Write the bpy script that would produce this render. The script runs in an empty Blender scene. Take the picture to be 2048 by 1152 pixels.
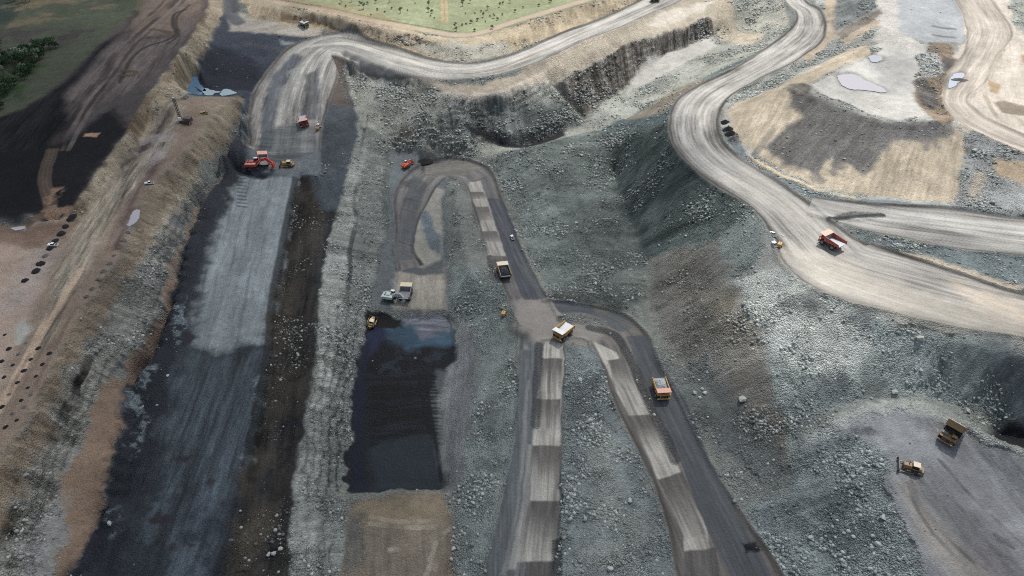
import bpy, math, random
import numpy as np
from mathutils import Vector, Matrix

# ------------------------------------------------------------------ camera, sky, sun
SC = bpy.context.scene
COL = SC.collection
F, H, PITCH = 1360.0, 290.0, math.radians(40.0)     # focal length in photo pixels, flying height, tilt
CT, ST = math.cos(PITCH), math.sin(PITCH)
cam = bpy.data.cameras.new('camera'); camo = bpy.data.objects.new('camera', cam); COL.objects.link(camo)
cam.sensor_width = 36.0; cam.lens = F / 2048.0 * 36.0; cam.clip_start = 1.0; cam.clip_end = 20000.0
camo.location = (0, 0, H); camo.rotation_euler = (math.pi / 2 - PITCH, 0, 0)
SC.camera = camo

SUN_EL, SUN_AZ = math.radians(57.0), math.radians(26.0)   # azimuth measured from +Y towards +X
SUNDIR = Vector((math.sin(SUN_AZ) * math.cos(SUN_EL), math.cos(SUN_AZ) * math.cos(SUN_EL), math.sin(SUN_EL)))
W = bpy.data.worlds.new('World'); SC.world = W; W.use_nodes = True
wn = W.node_tree; wn.nodes.clear()
sky = wn.nodes.new('ShaderNodeTexSky'); sky.sky_type = 'NISHITA'; sky.sun_disc = False
sky.sun_elevation = SUN_EL; sky.sun_rotation = SUN_AZ; sky.air_density = 1.0; sky.dust_density = 2.0; sky.ozone_density = 1.0
bg = wn.nodes.new('ShaderNodeBackground'); bg.inputs['Strength'].default_value = 0.125
wo = wn.nodes.new('ShaderNodeOutputWorld')
hs = wn.nodes.new('ShaderNodeHueSaturation'); hs.inputs['Saturation'].default_value = 0.55   # thin high haze whitens the sky
wn.links.new(sky.outputs[0], hs.inputs['Color']); wn.links.new(hs.outputs[0], bg.inputs['Color']); wn.links.new(bg.outputs[0], wo.inputs['Surface'])
sl = bpy.data.lights.new('sun', 'SUN'); sl.energy = 3.7; sl.angle = math.radians(0.5); sl.color = (1.0, 0.965, 0.91)
so = bpy.data.objects.new('sun', sl); COL.objects.link(so)
so.rotation_euler = SUNDIR.to_track_quat('Z', 'Y').to_euler()
SC.view_settings.view_transform = 'Standard'; SC.view_settings.look = 'None'
SC.view_settings.exposure = 0.05; SC.view_settings.gamma = 1.0
SC.cycles.use_denoising = False; SC.cycles.use_adaptive_sampling = False; SC.cycles.max_bounces = 4; SC.cycles.diffuse_bounces = 2; SC.cycles.glossy_bounces = 2
SC.cycles.transparent_max_bounces = 12; SC.cycles.filter_width = 1.0

rng = np.random.default_rng(7); random.seed(7)

# ------------------------------------------------------------------ helpers
def raydir(px, py):
    a = (np.asarray(px, float) - 1024) / F; v = (np.asarray(py, float) - 576) / F
    return a, CT - v * ST, -(ST + v * CT)
def P(px, py, z):                                  # the point at height z that stands at this place of the photo
    a, b, c = raydir(px, py); t = (np.asarray(z, float) - H) / c
    return a * t, b * t
def lin(r, g, b):
    f = lambda c: (c / 255) / 12.92 if c <= 10.3 else ((c / 255 + 0.055) / 1.055) ** 2.4
    return (f(r), f(g), f(b))

# value/gradient noise on arrays
def _hash(ix, iy, seed):
    h = (ix.astype(np.int64) * 374761393 + iy.astype(np.int64) * 668265263 + seed * 1442695041) & 0xFFFFFFFF
    h = ((h ^ (h >> 13)) * 1274126177) & 0xFFFFFFFF
    h = (h ^ (h >> 16)) & 0xFFFFFFFF
    return h.astype(np.float32) / np.float32(4294967296.0)
def vnoise(x, y, seed=0):
    ix = np.floor(x); iy = np.floor(y); fx = (x - ix).astype(np.float32); fy = (y - iy).astype(np.float32)
    ix = ix.astype(np.int32); iy = iy.astype(np.int32)
    ux = fx * fx * (3 - 2 * fx); uy = fy * fy * (3 - 2 * fy)
    a = _hash(ix, iy, seed); b = _hash(ix + 1, iy, seed); c = _hash(ix, iy + 1, seed); d = _hash(ix + 1, iy + 1, seed)
    return (a + (b - a) * ux) * (1 - uy) + (c + (d - c) * ux) * uy
def fbm(x, y, seed=0, oct=4, rough=0.5):
    s = 0; amp = 1; tot = 0
    for o in range(oct):
        s = s + amp * vnoise(x * (2 ** o) + 17.3 * o, y * (2 ** o) - 9.1 * o, seed + o * 13); tot += amp; amp *= rough
    return s / tot * 2 - 1
def worley(x, y, seed=0):                          # distance to nearest feature point and that cell's random value
    ix = np.floor(x).astype(np.int32); iy = np.floor(y).astype(np.int32)
    best = np.full(x.shape, 9.0, np.float32); val = np.zeros(x.shape, np.float32)
    for dx in (-1, 0, 1):
        for dy in (-1, 0, 1):
            cx = ix + dx; cy = iy + dy
            qx = cx + _hash(cx, cy, seed); qy = cy + _hash(cx, cy, seed + 5)
            d = (qx - x) ** 2 + (qy - y) ** 2
            m = d < best; best = np.where(m, d, best).astype(np.float32); val = np.where(m, _hash(cx, cy, seed + 9), val)
    return np.sqrt(best), val
def sstep(a, b, x):
    t = np.clip((x - a) / (b - a), 0, 1); return t * t * (3 - 2 * t)

# ------------------------------------------------------------------ the relief: survey lines (photo x, photo y, height)
ROADS = {
 'north': [(1400,-60,1470,-60,53),(1289,0,1354,0,50),(1199,38,1249,52,48),(1124,66,1160,86,46),(1060,96,1085,120,44),(1000,116,1015,145,42),
           (940,126,945,158,40),(880,124,880,158,38),(825,112,815,148,37.5),(770,95,755,130,36),(715,80,700,114,34.5),(660,68,668,112,33),
           (612,82,652,130,30),(575,112,646,155,26),(545,152,642,195,21),(526,200,638,235,16),(514,255,634,280,12),(505,300,632,320,10)],
 'east': [(1540,-60,1590,-60,50),(1566,0,1611,0,49),(1588,22,1645,25,47),(1590,45,1650,60,46),(1566,70,1636,92,45),(1520,105,1575,132,44),
          (1460,140,1515,162,43),(1400,168,1465,192,42),(1352,200,1445,218,42),(1337,240,1437,245,42),(1342,285,1449,285,42),(1374,322,1486,325,42),
          (1420,355,1536,358,42),(1470,388,1590,390,42),(1511,425,1640,425,42),(1545,475,1690,462,43),(1600,560,1750,490,44),(1740,605,1850,525,44),
          (1880,638,1960,560,44),(2048,672,2060,590,44),(2300,720,2300,640,44)],
 'branch': [(1600,392,1640,430,42),(1680,400,1690,450,43),(1760,408,1765,470,44),(1911,418,1911,498,45),(2048,438,2048,512,46),(2300,460,2300,545,47)],
 'upper': [(1880,-40,1960,-40,60),(1915,10,1990,10,60),(1935,60,2020,60,59),(1930,110,1990,110,58),(1905,160,1960,150,57),(1890,195,1930,190,56),
           (1900,225,1945,215,56),(1940,258,1980,240,56),(2048,305,2060,275,56),(2250,380,2250,340,56)],
 'loop': [(1120,640,1040,650,0),(1095,598,1020,605,-1),(1070,550,1000,560,-1.5),(1045,500,980,510,-2),(1024,450,962,462,-3),(1005,400,945,412,-4),
          (985,355,938,380,-5),(960,330,922,361,-6),(905,317,896,356,-7),(855,326,872,366,-8),(820,355,852,392,-9),(803,395,840,425,-10.5),
          (795,445,832,458,-12),(790,500,828,500,-13.5),(797,545,846,528,-15)],
 'south_east': [(1085,600,1080,680,0),(1170,610,1150,675,0),(1235,625,1190,688,.5),(1275,655,1208,720,1),(1295,700,1216,750,1),(1320,745,1230,800,1),
                (1350,800,1256,860,1),(1385,870,1285,920,0),(1430,945,1315,990,-1),(1490,1035,1338,1070,-2),(1560,1140,1350,1152,-3),(1700,1400,1420,1400,-4)],
 'south': [(1040,640,1125,665,0),(1038,700,1130,700,0),(1037,800,1127,800,-1),(1030,890,1125,890,-2),(1010,980,1122,980,-3),(990,1070,1118,1070,-4),
           (968,1152,1108,1152,-5),(900,1400,1100,1400,-6)],
}
LINES = [
 # far rim of the pit and the natural surface
 [(-500,-90,52),(200,-90,52),(445,-90,51),(500,-90,50),(900,-90,51),(1300,-90,54),(1800,-90,58),(2600,-90,60)],
 [(475,-20,50),(560,8,49),(650,28,48),(750,52,47),(850,72,47),(905,82,47),(960,76,48),(1040,50,51),(1180,8,52),(1260,-30,53)],
 [(505,38,41),(600,42,38.5),(680,58,37),(760,84,37.5),(830,100,39),(900,112,40.5),(950,115,42),(1010,100,44),(1100,66,46),(1230,14,49)],
 # stripped land on the left
 [(-500,20,52),(0,20,52),(250,30,52)], [(-500,250,50),(0,250,50),(150,250,50)],
 [(440,-60,52),(415,20,52),(385,70,52),(330,150,52),(290,200,52),(262,260,52),(215,320,50),(145,425,48),(80,442,46),(0,412,46),(-500,400,46)],
 [(452,0,47),(440,40,43),(422,90,39),(400,140,34),(378,184,30)],
 [(300,240,41),(262,320,41),(180,420,41),(150,446,41),(0,455,41),(-500,470,41)],
 [(360,202,38),(420,197,37),(470,194,36),(486,205,35)], [(374,192,29),(420,191,29),(470,188,29),(492,180,26)],
 # coal and dark floor behind the drill bench
 [(455,-50,50),(458,0,46),(465,30,38)],
 [(470,58,39),(520,66,37),(590,66,35.5)], [(450,112,31),(490,112,28),(530,116,23)], [(420,152,29),(480,152,26),(510,160,21)],
 # drill bench and its faces
 [(440,212,38),(400,270,39),(340,330,40),(300,375,40),(270,430,40),(235,520,41),(185,590,42),(150,650,42),(118,710,42),(85,790,43),(40,870,44),(-20,960,45),(-120,1152,46),(-220,1400,47)],
 [(487,212,31),(455,300,30),(380,330,30),(345,400,30),(300,500,30),(245,580,30),(215,650,30),(180,715,30),(135,800,30),(105,870,30),(60,960,30),(25,1050,30),(-20,1152,30),(-100,1400,30)],
 [(500,218,20),(480,262,18),(440,320,18),(395,410,18),(350,510,18),(320,610,18),(285,690,18),(225,760,18),(185,850,18),(130,940,18),(100,1020,18),(95,1100,18),(85,1152,18),(30,1400,18)],
 [(488,270,15),(452,318,15),(402,410,16),(360,520,17),(348,590,17),(300,720,17),(255,770,17),(240,860,17),(218,940,17),(208,1010,17),(170,1090,17),(145,1152,17),(60,1400,17)],
 [(502,278,11),(464,322,8),(412,415,6),(372,525,6),(360,595,6),(315,725,6),(275,775,6),(262,865,6),(245,945,6),(235,1012,6),(198,1092,6),(172,1152,6),(95,1400,6)],
 [(478,342,10),(540,346,10),(595,347,10),(640,352,10)], [(472,353,6),(540,355,6),(590,356,6)],
 [(590,356,6),(577,430,6),(560,520,6),(545,600,6),(538,700,6),(520,800,6),(500,900,6),(480,1000,6),(462,1080,6),(440,1152,6),(380,1400,6)],
 [(604,362,2),(592,430,1),(575,520,0),(560,600,0),(553,700,0),(536,800,0),(516,900,0),(497,1000,0),(480,1080,0),(460,1152,0),(400,1400,0)],
 [(640,352,10),(640,380,8),(625,370,7)],
 # crest and toe of the rock wall west of the coal
 [(700,150,20),(712,190,13),(716,250,11),(700,330,9),(674,420,6),(656,500,4),(642,600,3),(634,680,3),(625,750,3),(605,880,3),(590,980,3),(583,1080,3),(575,1152,3),(560,1400,3)],
 [(650,350,8),(636,430,5),(622,520,3),(612,600,2),(600,740,2),(588,860,2)],
 [(790,300,-4),(778,400,-8),(760,500,-12),(748,580,-15),(735,640,-18),(722,700,-19),(708,800,-20),(700,900,-20),(690,982,-20)],
 [(700,1010,-15),(690,1080,-14),(680,1152,-14),(660,1400,-14)],
 # coal floor and the ground round it
 [(740,640,-20),(800,640,-20),(900,642,-20),(906,720,-20),(895,850,-20),(888,975,-20),(800,970,-20),(700,970,-20),(712,820,-20),(740,640,-20)],
 [(745,612,-15),(820,616,-15),(905,620,-15)], [(700,992,-14),(760,990,-14),(820,984,-13.5),(880,992,-14),(905,990,-13)],
 [(780,1152,-15),(890,1152,-15)], [(780,1400,-15),(870,1400,-15)],
 [(930,640,-14),(930,720,-15),(925,850,-15),(915,980,-13),(905,1080,-14),(900,1152,-14)],
 [(985,640,-6),(975,720,-7),(965,850,-8),(960,980,-8),(945,1100,-9)],
 [(830,560,-15),(890,560,-15),(895,600,-15)], [(850,470,-12),(862,510,-13)], [(885,400,-8),(888,470,-11),(890,540,-14.5)],
 [(912,378,-1),(915,420,-1),(925,480,-2),(945,560,-3),(980,600,-2)],
 [(780,330,-6),(800,310,-5),(830,305,-5)],
 # light broken ground between the north road and the pit
 [(690,128,22),(760,160,24),(830,178,29),(905,192,33),(1000,190,35),(1080,150,36),(1180,108,39),(1300,52,43),(1380,20,45),(1430,-20,47)],
 [(740,230,14),(800,250,13),(880,238,19),(960,228,21),(1060,218,20),(1110,190,21)],
 [(780,296,-1),(860,290,2),(930,282,6),(980,288,3)], [(940,256,13),(1000,268,9),(1060,262,10),(1120,240,9)],
 [(1000,292,0),(1060,291,-1),(1120,268,0),(1165,240,3),(1250,190,9),(1340,130,18),(1430,85,25),(1500,50,31)],
 [(1105,172,24),(1150,150,30),(1230,98,36),(1320,70,38),(1420,35,40)],
 [(1135,215,11),(1165,232,5),(1240,182,10),(1330,108,20),(1430,64,27)],
 [(1000,304,4),(1050,298,5),(1090,287,5),(1190,258,6)], [(990,335,-5),(1010,380,-6),(1060,480,-4),(1110,570,-2)],
 [(1225,345,-5),(1258,430,-2),(1285,520,0),(1300,600,1),(1330,680,2),(1400,760,3),(1480,860,3),(1540,940,3),(1600,1000,4)],
 [(1100,380,-2),(1150,440,-3),(1180,520,-1),(1230,600,4),(1290,620,3)],
 [(1250,240,6),(1330,190,16),(1420,140,26),(1480,100,30)], [(1500,70,34),(1540,40,38)],
 # dump crests on the right
 [(1505,440,42),(1530,480,42),(1548,520,41)], [(1442,490,31),(1470,560,30),(1500,630,27),(1530,690,22),(1560,800,14),(1592,950,6)],
 [(1545,560,40),(1600,590,42),(1700,625,42),(1800,650,42),(1900,675,42),(2048,712,41),(2400,780,40)],
 [(1600,838,13),(1700,803,18),(1850,792,20),(1950,822,17),(2048,846,11),(2300,876,9)],
 [(1600,880,14),(1650,852,17),(1720,825,20),(1820,815,21),(1890,832,21),(1960,878,22),(2048,912,22),(2300,980,22)],
 [(1985,868,5),(2048,880,5),(2300,930,5)],
 [(1780,905,19),(1780,950,19),(1790,1020,18),(1830,1100,17),(1880,1152,16),(1950,1400,16)],
 [(1900,950,19),(2048,1000,19),(2300,1100,19)], [(2048,1152,18),(2300,1400,18)],
 [(1620,1020,4),(1630,1152,2),(1660,1400,2)], [(1700,1000,9),(1720,1152,8)],
 [(1180,720,2),(1200,800,3),(1220,900,2),(1240,1000,0),(1250,1152,-2),(1250,1400,-3)],
 # big dump in the upper right
 [(1452,228,43),(1460,262,43),(1500,310,43),(1560,352,43),(1640,380,43),(1760,398,44),(1900,408,45),(2048,430,46)],
 [(1462,210,43),(1500,186,44),(1560,152,45),(1640,118,47),(1680,98,50)],
 [(1570,178,57),(1590,165,58),(1640,140,60),(1700,108,60),(1740,90,60)],
 [(1590,178,60),(1640,200,60),(1690,222,60),(1750,242,60),(1810,250,60),(1860,246,60),(1900,232,58)],
 [(1925,262,54),(1925,300,52),(1940,330,51)], [(1990,330,52),(2048,350,52),(2300,380,54)],
 [(1600,190,57),(1720,190,58),(1850,200,58)], [(1780,100,60),(1780,0,60),(1700,0,58)], [(1660,40,50),(1680,0,51)],
 [(1840,130,60),(1850,90,60)], [(1870,150,52),(1895,140,54)], [(2300,150,60),(2048,150,58)], [(1700,435,46),(1740,432,46)],
]
XR, YR = (-1000.0, 1000.0), (-260.0, 1500.0)
def road_world(rows):
    r = np.array(rows, float); lx, ly = P(r[:, 0], r[:, 1], r[:, 4]); rx, ry = P(r[:, 2], r[:, 3], r[:, 4])
    return lx, ly, rx, ry, r[:, 4]
def resample(x, y, z, step=2.0):
    d = np.hypot(np.diff(x), np.diff(y)); s = np.concatenate([[0], np.cumsum(d)]); n = max(2, int(s[-1] / step) + 1)
    q = np.linspace(0, s[-1], n); return np.interp(q, s, x), np.interp(q, s, y), np.interp(q, s, z)
SX, SY, SZ = [], [], []
for L in LINES:
    a = np.array(L, float); x, y = P(a[:, 0], a[:, 1], a[:, 2]); x, y, z = resample(x, y, a[:, 2]); SX.append(x); SY.append(y); SZ.append(z)
RW = {}
def catmull(a, k=8):
    a = np.asarray(a, float); p = np.vstack([2 * a[0] - a[1], a, 2 * a[-1] - a[-2]]); out = []
    for i in range(1, len(p) - 2):
        t = np.linspace(0, 1, k, endpoint=False)[:, None]
        out.append(0.5 * (2 * p[i] + (p[i + 1] - p[i - 1]) * t + (2 * p[i - 1] - 5 * p[i] + 4 * p[i + 1] - p[i + 2]) * t ** 2 + (3 * p[i] - p[i - 1] - 3 * p[i + 1] + p[i + 2]) * t ** 3))
    out.append(a[-1:]); return np.vstack(out)
for k, rows in ROADS.items():
    lx, ly, rx, ry, z = road_world(rows); c = catmull(np.stack([lx, ly, rx, ry, z], 1))
    RW[k] = c
    for w in np.linspace(0, 1, 9):
        x, y, zz = resample(c[:, 0] * (1 - w) + c[:, 2] * w, c[:, 1] * (1 - w) + c[:, 3] * w, c[:, 4]); SX.append(x); SY.append(y); SZ.append(zz)
BX = np.linspace(XR[0], XR[1], 300)
for yy, zz in ((YR[1] - 3, 52), (1350, 52)): SX.append(BX); SY.append(np.full(300, yy)); SZ.append(np.full(300, float(zz)))
SX = np.concatenate(SX); SY = np.concatenate(SY); SZ = np.concatenate(SZ)
def solve(cell, prev, iters):
    nx = int((XR[1] - XR[0]) / cell); ny = int((YR[1] - YR[0]) / cell)
    ix = ((SX - XR[0]) / cell).astype(int); iy = ((SY - YR[0]) / cell).astype(int)
    ok = (ix >= 0) & (ix < nx) & (iy >= 0) & (iy < ny); idx = iy[ok] * nx + ix[ok]
    cnt = np.bincount(idx, minlength=nx * ny).astype(float); sm = np.bincount(idx, weights=SZ[ok], minlength=nx * ny)
    fix = (cnt > 0).reshape(ny, nx); val = np.where(fix, (sm / np.maximum(cnt, 1)).reshape(ny, nx), 0)
    if prev is None: Z = np.full((ny, nx), 20.0)
    else:
        gy = np.linspace(0, prev.shape[0] - 1, ny); gx = np.linspace(0, prev.shape[1] - 1, nx); Z = bil(prev, gx[None, :].repeat(ny, 0), gy[:, None].repeat(nx, 1))
    Z = np.where(fix, val, Z)
    for _ in range(iters):
        Q = np.pad(Z, 1, mode='edge'); Z = np.where(fix, val, 0.25 * (Q[:-2, 1:-1] + Q[2:, 1:-1] + Q[1:-1, :-2] + Q[1:-1, 2:]))
    return Z
def bil(A, gx, gy):
    gx = np.clip(gx, 0, A.shape[1] - 1.001); gy = np.clip(gy, 0, A.shape[0] - 1.001)
    x0 = gx.astype(int); y0 = gy.astype(int); fx = gx - x0; fy = gy - y0
    return (A[y0, x0] * (1 - fx) + A[y0, x0 + 1] * fx) * (1 - fy) + (A[y0 + 1, x0] * (1 - fx) + A[y0 + 1, x0 + 1] * fx) * fy
ZG = None
for cell, it in ((40, 200), (20, 120), (10, 100), (5, 80), (2.5, 60)): ZG = solve(cell, ZG, it)
CELL = 2.5
for _ in range(1):
    Q = np.pad(ZG, 1, mode='edge'); ZG = ZG * 0.5 + 0.125 * (Q[:-2, 1:-1] + Q[2:, 1:-1] + Q[1:-1, :-2] + Q[1:-1, 2:])
def zbase(x, y): return bil(ZG, (np.asarray(x) - XR[0]) / CELL - 0.5, (np.asarray(y) - YR[0]) / CELL - 0.5)
def G(px, py):                                     # where the line of sight through this place of the photo meets the relief
    px = np.atleast_1d(np.asarray(px, float)); py = np.atleast_1d(np.asarray(py, float))
    a, b, c = raydir(px, py)
    zs = np.linspace(75, -35, 441)[None, :]; t = (zs - H) / c[:, None]; X = a[:, None] * t; Y = b[:, None] * t
    hit = (zbase(X, Y) >= zs); k = hit.argmax(1); k = np.where(hit.any(1), k, 300)
    i = np.arange(len(px)); return X[i, k], Y[i, k]

# ------------------------------------------------------------------ the ground mesh
NX, NY = 1500, 1080
def yrow(py): a, b, c = raydir(1024, py); return b * (30 - H) / c
rows_py = np.concatenate([np.linspace(1330, -78, NY)]); ys = yrow(rows_py)
ys = np.concatenate([np.linspace(-225, ys[0] - 8, 14), ys, ys[-1] + 12 * 1.25 ** np.arange(1, 22)])
s = np.linspace(-0.86, 0.86, NX); s = np.concatenate([-0.86 - 0.02 * 1.35 ** np.arange(12, 0, -1), s, 0.86 + 0.02 * 1.35 ** np.arange(1, 13)])
YY = ys[:, None].repeat(len(s), 1); XX = s[None, :] * (YY * CT + 0.64 * H)
NR, NC = XX.shape
X = XX.ravel(); Y = YY.ravel(); N = X.size
Z = np.where((X > XR[0]) & (X < XR[1]) & (Y < YR[1]), zbase(X, Y), 52.0)
edge = sstep(0, 120, np.minimum.reduce([X - XR[0], XR[1] - X, YR[1] - Y])); Z = 51.0 * (1 - edge) + Z * edge
def sdf(poly, x, y):                               # signed distance to a polygon, positive inside
    n = len(poly); d = np.full(x.shape, 1e9); ins = np.zeros(x.shape, bool)
    for i in range(n):
        ax, ay = poly[i]; bx, by = poly[(i + 1) % n]; ex, ey = bx - ax, by - ay; l = ex * ex + ey * ey + 1e-9
        t = np.clip(((x - ax) * ex + (y - ay) * ey) / l, 0, 1); d = np.minimum(d, (x - ax - t * ex) ** 2 + (y - ay - t * ey) ** 2)
        c = ((ay > y) != (by > y)); ins ^= c & (x < (bx - ax) * (y - ay) / (by - ay + 1e-12) + ax)
    d = np.sqrt(d); return np.where(ins, d, -d)
def line_st(pts, x, y):                            # arc length, signed side distance, segment index along a line
    best = np.full(x.shape, 1e18); S = np.zeros(x.shape); T = np.zeros(x.shape); K = np.zeros(x.shape); acc = 0
    for i in range(len(pts) - 1):
        ax, ay = pts[i][:2]; bx, by = pts[i + 1][:2]; ex, ey = bx - ax, by - ay; l = math.hypot(ex, ey) + 1e-9
        t = np.clip(((x - ax) * ex + (y - ay) * ey) / l ** 2, 0, 1); d = (x - ax - t * ex) ** 2 + (y - ay - t * ey) ** 2
        m = d < best; best = np.where(m, d, best); S = np.where(m, acc + t * l, S); K = np.where(m, i + t, K)
        T = np.where(m, np.sqrt(d) * np.sign((x - ax) * ey - (y - ay) * ex), T); acc += l
    return S, T, K
# shared noises
wx = fbm(X / 14, Y / 14, 3, 4, .6) ; wy = fbm(X / 14, Y / 14, 41, 4, .6)
n60 = fbm(X / 60, Y / 60, 5, 4); n12 = fbm(X / 11, Y / 11, 8, 4, .6); n3 = fbm(X / 2.6, Y / 2.6, 11, 3, .7)
COLR = np.empty((N, 3)); RUB = np.full(N, 0.6); ZONE = np.zeros(N, np.int8); GL = np.zeros(N)
ZN = ['ground', 'haul_road', 'spoil_slope', 'rock_face', 'coal_floor', 'grassland', 'mine_bench', 'pit_floor']
def bbox(poly, pad):
    p = np.array(poly); return np.nonzero((X > p[:, 0].min() - pad) & (X < p[:, 0].max() + pad) & (Y > p[:, 1].min() - pad) & (Y < p[:, 1].max() + pad))[0]
def wpoly(px): a = np.array(px, float); x, y = G(a[:, 0], a[:, 1]); return list(zip(x, y))
def zone(px, col, rub=None, z=None, soft=2.0, warp=3.0, alpha=1.0, streak=None, sa=0.25, seed=0, poly=None, dens=None, gl=None):
    """paint one kind of ground over the outline px"""
    p = poly or wpoly(px); i = bbox(p, 12)
    if not len(i): return i, None
    x, y = X[i], Y[i]; d = sdf(p, x + wx[i] * warp, y + wy[i] * warp) + n3[i] * min(warp, 1.5) * .5
    a = sstep(-soft, soft, d) * alpha
    if dens is not None: a = a * sstep(-.15, .25, fbm((x) / dens, y / dens, seed + 77, 4, .65))
    c = np.array(col)[None, :] * np.ones((len(i), 1))
    if streak is not None:
        (ax, ay), (bx, by) = wpoly(streak); L = math.hypot(bx - ax, by - ay) + 1e-9; ux, uy = (bx - ax) / L, (by - ay) / L
        al = x * ux + y * uy + 2 * wx[i]; ac = x * uy - y * ux + 1.2 * wy[i]
        k = 1.1 * fbm(ac / 1.8, al / 24, seed + 3, 4, .75) + .8 * fbm(ac / 8, al / 60, seed + 9, 3)
        c = c * np.clip(1 + 1.9 * sa * k, .25, 2.2)[:, None]
    COLR[i] = COLR[i] * (1 - a[:, None]) + c * a[:, None]
    if rub is not None: RUB[i] = RUB[i] * (1 - a) + rub * a
    if gl is not None: GL[i] = GL[i] * (1 - a) + gl * a
    if z is not None: ZONE[i] = np.where(a > .5, z, ZONE[i])
    return i, a
# ------------------------------------------------------------------ kinds of ground
RK = lin(132,137,130); RKL = lin(168,172,162); RKD = lin(94,101,98); RKR = lin(132,124,114); RKW = lin(196,198,190)
RDL = lin(186,180,170); RDM = lin(150,149,146); RDD = lin(90,94,98); BG = lin(186,174,152); BGW = lin(206,199,186); TAN = lin(182,169,145)
OCH = lin(142,128,108); ORG = lin(142,120,100); BRN = lin(150,132,114); BRL = lin(180,160,142); SOIL = lin(70,64,64); BLK = lin(36,36,38)
COAL = lin(16,18,22); DKF = lin(44,50,57); DBR = lin(62,60,56); GRS = lin(148,154,122); GRD = lin(84,89,74); PALE = lin(186,184,176)
COLR[:] = RK; COLR *= (1 + .10 * n60)[:, None]
# natural surface beyond the rim
zone([(-700,-140),(480,-140),(445,-30),(415,20),(385,70),(330,150),(290,200),(262,260),(215,320),(145,425),(80,440),(0,412),(-700,400)], lin(92,84,82), .15, 0, soft=3)
zone([(450,-140),(475,-18),(560,10),(650,28),(750,50),(850,66),(905,74),(960,72),(1040,46),(1180,4),(1280,-40),(1300,-140)], GRS, .1, 5, soft=3)
zone([(1240,-140),(1300,-50),(1900,-140)], BG, .2, 0, soft=3)
zone([(-700,-140),(230,-140),(270,-20),(300,10),(225,60),(170,120),(100,180),(40,225),(-60,250),(-700,300)], GRD, .1, 5, soft=5, warp=5)
zone([(-700,-100),(40,-60),(60,0),(20,40),(-100,90),(-700,100)], lin(58,70,62), .1, 5, soft=6, warp=8)
zone([(40,-60),(210,-60),(240,10),(150,30),(60,50),(0,60)], lin(124,114,92), .1, 5, soft=8, warp=9, alpha=.8, dens=26)
zone([(-400,60),(100,55),(220,60),(160,90),(0,112),(-400,120)], lin(78,74,72), .2, 5, soft=5, warp=8, alpha=.8, dens=16)
zone([(-500,110),(80,92),(110,112),(60,150),(40,200),(-500,260)], lin(58,78,50), .1, 5, soft=5, warp=9, alpha=.9, dens=14)
# stripped strip: graded soil, darker toward the camera
zone([(-700,400),(-700,262),(-40,250),(50,215),(120,170),(200,90),(250,60),(270,20),(330,30),(250,110),(170,210),(110,280),(60,420)], BLK, .2, 0, soft=5, warp=4, streak=[(60,300),(240,60)], sa=.5)
zone([(-700,425),(-700,330),(60,300),(120,290),(230,215),(262,262),(215,322),(145,428),(70,445)], lin(30,30,34), .2, 0, soft=6, warp=6, alpha=.95)
zone([(215,95),(290,20),(330,-60),(420,-60),(395,40),(340,120),(250,190),(140,240),(130,190)], lin(104,94,90), .12, 0, soft=5, warp=3, streak=[(170,210),(330,20)], sa=.3)
zone([(255,60),(330,-60),(420,-60),(400,20),(360,60),(300,70)], lin(136,118,102), .12, 0, soft=9, warp=6, alpha=.7)
def track(px, w, col, alpha=.7, rub=None, dz=0, z=None, dash=0, seed=0, soft=None):
    p = wpoly(px); c = catmull(np.array(p), 5); q = [tuple(v) for v in c]; i = bbox(q, w + 6); x, y = X[i], Y[i]
    S_, T_, _ = line_st(q, x, y); so_ = soft or max(.6, w * .35); m = sstep(w / 2 + so_, w / 2 - so_ * .3, np.abs(T_ + .8 * wx[i]))
    L_ = S_.max(); m = m * alpha
    if dash: m = m * sstep(-.3, .4, fbm(S_ / dash, T_ / 50, seed + 31, 3))
    COLR[i] = COLR[i] * (1 - m[:, None]) + np.array(col)[None, :] * m[:, None]
    if rub is not None: RUB[i] = RUB[i] * (1 - m) + rub * m
    if z is not None: ZONE[i] = np.where(m > .45, z, ZONE[i])
    if dz: Z[i] += dz * m
TD = lin(44,40,40); TL = lin(136,124,114)
for k, (o, c, w_) in enumerate([(0, TD, 4), (10, TD, 5), (18, TL, 3), (26, TD, 3), (-14, TD, 3), (34, TL, 3)]):
    track([(360+o,-40),(340+o,5),(280+o,58),(240+o,95),(200+o,150),(150+o*.9,220),(110+o*.8,300)], w_, c, .65, dash=40, seed=k)
track([(372,20),(350,28),(346,50),(352,68),(330,82),(290,95),(262,120),(240,165)], 3, TD, .7); track([(380,10),(357,30),(353,52),(358,70),(335,88)], 2.5, TD, .6)
track([(305,60),(335,64),(340,70),(325,74),(298,75)], 5, lin(92,80,58), .8, dz=.8); track([(245,142),(268,143),(272,148),(262,152),(242,152)], 4, lin(88,76,58), .8, dz=.8)
for k, xx in enumerate((84, 92, 100)): track([(xx+12,300),(xx-2,350),(xx,380),(xx+9,405),(xx+3,425),(20+xx*.5,440)], 3, lin(110,94,80), .6, seed=k)
zone([(85,395),(110,372),(135,375),(118,410),(150,420),(145,442),(60,462),(20,460),(60,440),(95,418)], lin(150,122,98), .3, 6, warp=5, dens=9)
zone([(170,267),(200,266),(192,275),(168,273)], lin(190,150,120), .1, 0, warp=2, soft=1)
track([(150,440),(262,330),(320,240),(372,196)], 5, lin(70,60,54), .5, dash=20)
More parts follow.
